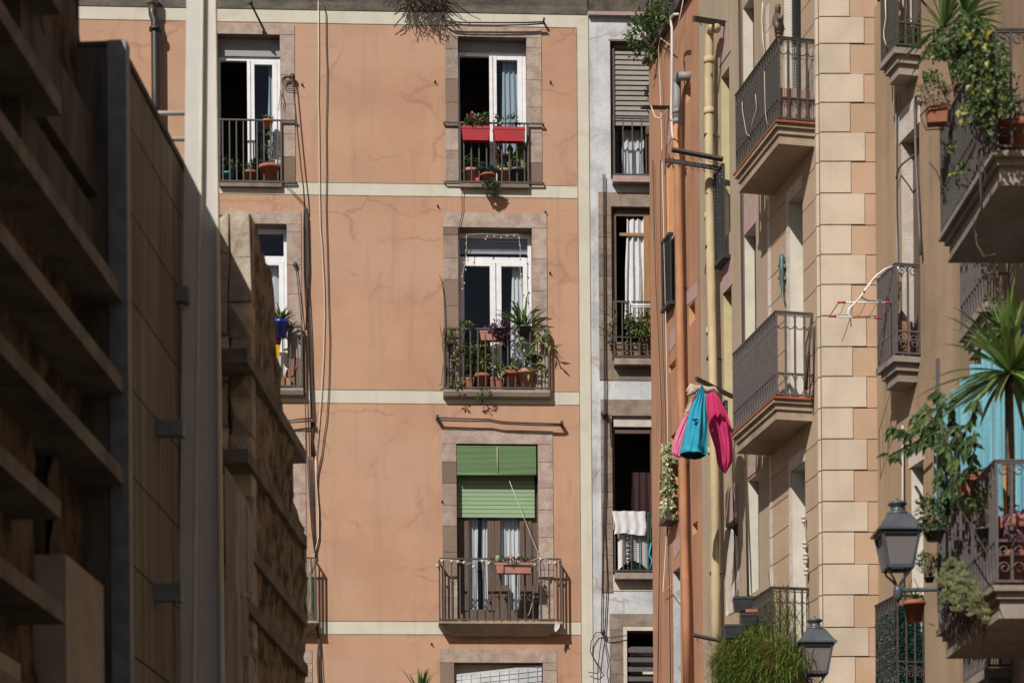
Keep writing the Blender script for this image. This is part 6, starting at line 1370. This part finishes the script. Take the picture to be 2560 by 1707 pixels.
mb=MB(); mb.box(9,FL.hit(52,1680,-.1)[0],.1,R,0,FL.hit(20,1640,-.1)[1]); T7.part('plaster_panel',mb,'plate')
for i in (-1,0):
    z=z0b-i*pitch; mb=MB(); mb.box(FL.hit(118,300)[0],sv-.02,.17,R,z+.13,z+pitch-.005); T7.part('plaster_panel',mb,'conc')
# smooth panels in courses
mb=MB(); z=FL.hit(311,1621)[1]; lv=[FL.hit(311,v)[1] for v in (1621,1393,1168,948,726,504,290)]
lv=[lv[0]-.66*k for k in (7,6,5,4,3,2,1)]+lv
lv=[z for z in lv if z<ztopL-.05]+[ztopL]
for i in range(len(lv)-1):
    s_=sp
    while s_<se:
        e=min(se,s_+1.3+.5*((i*7)%3)); mb.box(s_+.004,e-.004,0,.12,lv[i]+.008,lv[i+1]-.008); s_=e
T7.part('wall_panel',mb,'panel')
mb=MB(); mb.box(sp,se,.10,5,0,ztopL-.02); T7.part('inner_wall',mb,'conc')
mb=MB(); mb.box(sp-.12,se+.02,-.02,.5,ztopL,ztopL+.05); T7.part('coping',mb,'conc')
# steel column, tapering, with pegs
pc0=FL.W((18.25,-.02,0)); FS=Frame(pc0.x,pc0.y,1,.02)
def SC(x,y): return FS.hit(x,y)
T=Thing(FS,'steel_column','pale tapering steel column standing against the dark left building','column',(0,0,0))
top=[SC(468,0),SC(540,0)]; bot=[SC(447,1707),SC(560,1707)]
zT_,zB_=top[0][1]+1.5,0.0
def lx(x0,x1,z):   # extrapolate edges linearly in z
    t=(z-bot[0][1])/(top[0][1]-bot[0][1]); return x1+(x0-x1)*t
def taper(mb,xt0,xt1,xb0,xb1,y0,y1):
    a0,a1=SC(xt0,0)[0],SC(xt1,0)[0]; c0,c1=SC(xb0,1707)[0],SC(xb1,1707)[0]
    f=lambda at_,ab_,z: ab_+(at_-ab_)*(z-bot[0][1])/(top[0][1]-bot[0][1])
    v=[]
    for z in (zB_,zT_):
        x0=f(a0,c0,z); x1=f(a1,c1,z); v+= [(x0,y0,z),(x1,y0,z),(x1,y1,z),(x0,y1,z)]
    mb.add(v,[(0,3,2,1),(4,5,6,7),(0,1,5,4),(1,2,6,5),(2,3,7,6),(3,0,4,7)])
mb=MB(); taper(mb,468,505,447,484,-.05,.02); T.part('left_flange',mb,'steel')
mb=MB(); taper(mb,509,536,495,553,.0,.04); T.part('web_face',mb,'steel')
mb=MB(); taper(mb,505,510,484,494,-.06,.05); taper(mb,536,541,553,561,-.06,.05); T.part('lit_edge_strip',mb,'white2')  # pale colour imitates light caught along the flange edges
def peg2(x0,x1,y0,y1,lab,m='steeld'):
    mb=MB(); a_=SC(x0,y0); b_=SC(x1,y1); mb.box(a_[0],b_[0],-.03,.12,b_[1],a_[1]); T.part('fixing_arm',mb,m)
def peg3(x0,y0,y1,w_):
    h=FL.hit(x0,(y0+y1)/2); s_=h[0]; a_=FL.hit(x0,y1)[1]; b_=FL.hit(x0,y0)[1]; mb=MB(); mb.box(s_,s_+.1,-w_,.02,a_,b_); mb.box(s_-.004,s_+.104,-w_-.012,-w_+.03,a_-.006,b_+.006); mb.v=[FS.L(FL.W(p)) for p in mb.v]; T.part('fixing_arm',mb,'steeld')
peg3(388,1048,1087,.21); peg3(382,1458,1500,.21); peg3(438,717,750,.09)
for y in (277,342):
    mb=MB(); a_=SC(395,y); b_=SC(470,y); mb.tube([(a_[0]-.5,.06,a_[1]),(b_[0],.05,b_[1])],.02,8); T.part('tie_rod',mb,'steel')
# stone ruin wall with pier beyond
T8=Thing(FL,'ruined_stone_wall','ragged rubble stone wall end with a sunlit broken top beyond the steel column','stone wall',(21,0,0))
pp=FL.W((19.65,-.37,0)); y2=-.37
sP=19.62
prof=[(sP,9.35),(sP+.25,9.15),(sP+.45,8.9),(sP+.6,8.95),(sP+.75,8.55),(sP+1.0,8.6),(sP+1.2,8.2),(sP+1.45,8.2),(sP+1.6,7.85),(sP+1.9,7.8),(sP+2.1,7.5),(sP+2.35,7.3),(sP+2.55,7.05),(sP+2.72,6.6),(sP+2.75,6.2)]
pz=[(645,560),(655,612),(668,640),(676,668),(684,680),(686,730),(688,760),(692,800),(694,860),(700,900),(704,930),(706,980),(712,1010),(722,1060),(732,1110),(734,1160),(732,1220),(742,1240),(754,1290),(760,1318),(768,1352)]
prof=[]
for x,y in pz: prof.append(FL.hit(x,y,.37))
prof=[(sP,FL.hit(640,560,.37)[1])]+[p for p in prof if p[0]>sP+.03]
sEnd=prof[-1][0]; rr=random.Random(5)
mb=MB(); nz=46; cols=[]
ss=[p[0] for p in prof]
# facing plane built as columns up to the ragged outline, jittered stones
def ztop_at(s): 
    for i in range(len(prof)-1):
        if prof[i][0]<=s<=prof[i+1][0]: f=(s-prof[i][0])/max(1e-6,prof[i+1][0]-prof[i][0]); return prof[i][1]*(1-f)+prof[i+1][1]*f
    return prof[-1][1]
N=34; grid=[]
for i in range(N+1):
    s_=sP+(sEnd-sP)*i/N; zt_=ztop_at(s_); col=[]
    for j in range(nz+1):
        z=zt_*j/nz; jj=rr.uniform(-.012,.06)
        col.append((s_+(rr.uniform(-.03,.03) if 0<i else 0),y2+jj,z))
    grid.append(col)
vs=[p for c in grid for p in c]; fs=[(i*(nz+1)+j,(i+1)*(nz+1)+j,(i+1)*(nz+1)+j+1,i*(nz+1)+j+1) for i in range(N) for j in range(nz)]
mb.add(vs,fs); 
# back side, top strip and end
bk=[[(p[0],.6,p[2]) for p in c] for c in grid]
mb.add([p for c in bk for p in c],[(i*(nz+1)+j,i*(nz+1)+j+1,(i+1)*(nz+1)+j+1,(i+1)*(nz+1)+j) for i in range(N) for j in range(nz)])
for i in range(N): mb.quad(grid[i][-1],grid[i+1][-1],bk[i+1][-1],bk[i][-1])
for j in range(nz): mb.quad(grid[-1][j],bk[-1][j],bk[-1][j+1],grid[-1][j+1])
T8.part('rubble_face',mb,'ruin')
# front (camera facing) end: blocks
mb=MB(); zt_=prof[0][1]
for k_,(ya,yb,tl,tr) in enumerate(((y2,y2+.19,.0,.05),(y2+.205,y2+.47,.02,-.14),(y2+.48,.42,-.16,-.3))):
    z=0.0
    while z<zt_+max(tl,tr):
        h=rr.uniform(.16,.42); z2=min(z+h,zt_+.3); 
        if z2>zt_-.2: z2=zt_+.3
        def zz_(y_,z_): return min(z_, zt_-.02+(tr if y_==yb else tl)) if z_>zt_-.25 else z_
        j=lambda a_=.02: rr.uniform(-a_,a_)
        f=[(sP-rr.uniform(.03,.09),y_+(j(.012)),zz_(y_,z_)+.004) for y_,z_ in ((ya,z),(yb,z),(yb,z2-.006),(ya,z2-.006))]
        c_=(sP-rr.uniform(.05,.13),(ya+yb)/2+j(.05),(f[0][2]+f[2][2])/2+j(.03))
        g_=[(sP+.15,ya,f[0][2]),(sP+.15,yb,f[1][2]),(sP+.15,yb,f[2][2]),(sP+.15,ya,f[3][2])]
        mb.add(f+[c_]+g_,[(0,4,1),(1,4,2),(2,4,3),(3,4,0),(0,1,6,5),(1,2,7,6),(2,3,8,7),(3,0,5,8)]); z=z2
        if z>=zt_: break
T8.part('block_face',mb,'rubblel')
mb=MB(); mb.box(sP+.04,sEnd-.2,y2+.06,.24,0,prof[-1][1]-.1); mb.box(sP+.02,sP+.3,y2+.02,.24,0,zt_-.05); T8.part('core',mb,'conc')
def ztoledge(x,y): return FL.hit(x,y,.42)[1]
for (x,y) in ((655,960),(655,1200),(655,1420),(655,1560)):
    z=ztoledge(x,y); mb=MB(); mb.box(sP-.45,min(sEnd-.02,sP+2.9),y2-.035,.2,z,z+.12); T8.part('stone_ledge',mb,'ledge')
# weathered boards standing in front of the pier
mb=MB(); pb=FL.W((19.0,-.2,0)); FP=Frame(pb.x,pb.y,1,.0)
xs_=[(562,585,1165,1480),(586,600,1200,1490),(601,618,1225,1490),(619,632,1260,1480),(562,588,1452,1720),(590,604,1470,1720),(606,620,1475,1640),(622,636,1625,1720)]
for x0,x1,yt,yb in xs_:
    a_=FP.hit(x0,yt); b_=FP.hit(x1,yt+30); c_=FP.hit(x1,yb); d=rnd.uniform(-.02,.02); zb=0 if yb>1700 else c_[1]
    mb.add([(a_[0],d,zb),(b_[0],d,zb),(b_[0],d,b_[1]),(a_[0],d,a_[1]),(a_[0],d+.03,zb),(b_[0],d+.03,zb),(b_[0],d+.03,b_[1]),(a_[0],d+.03,a_[1])],[(0,1,2,3),(7,6,5,4),(1,5,6,2),(4,0,3,7),(3,2,6,7),(0,4,5,1)])
solo(FP,'board_fence','pale weathered upright boards standing in front of the ruined wall','boards',mb,'board')
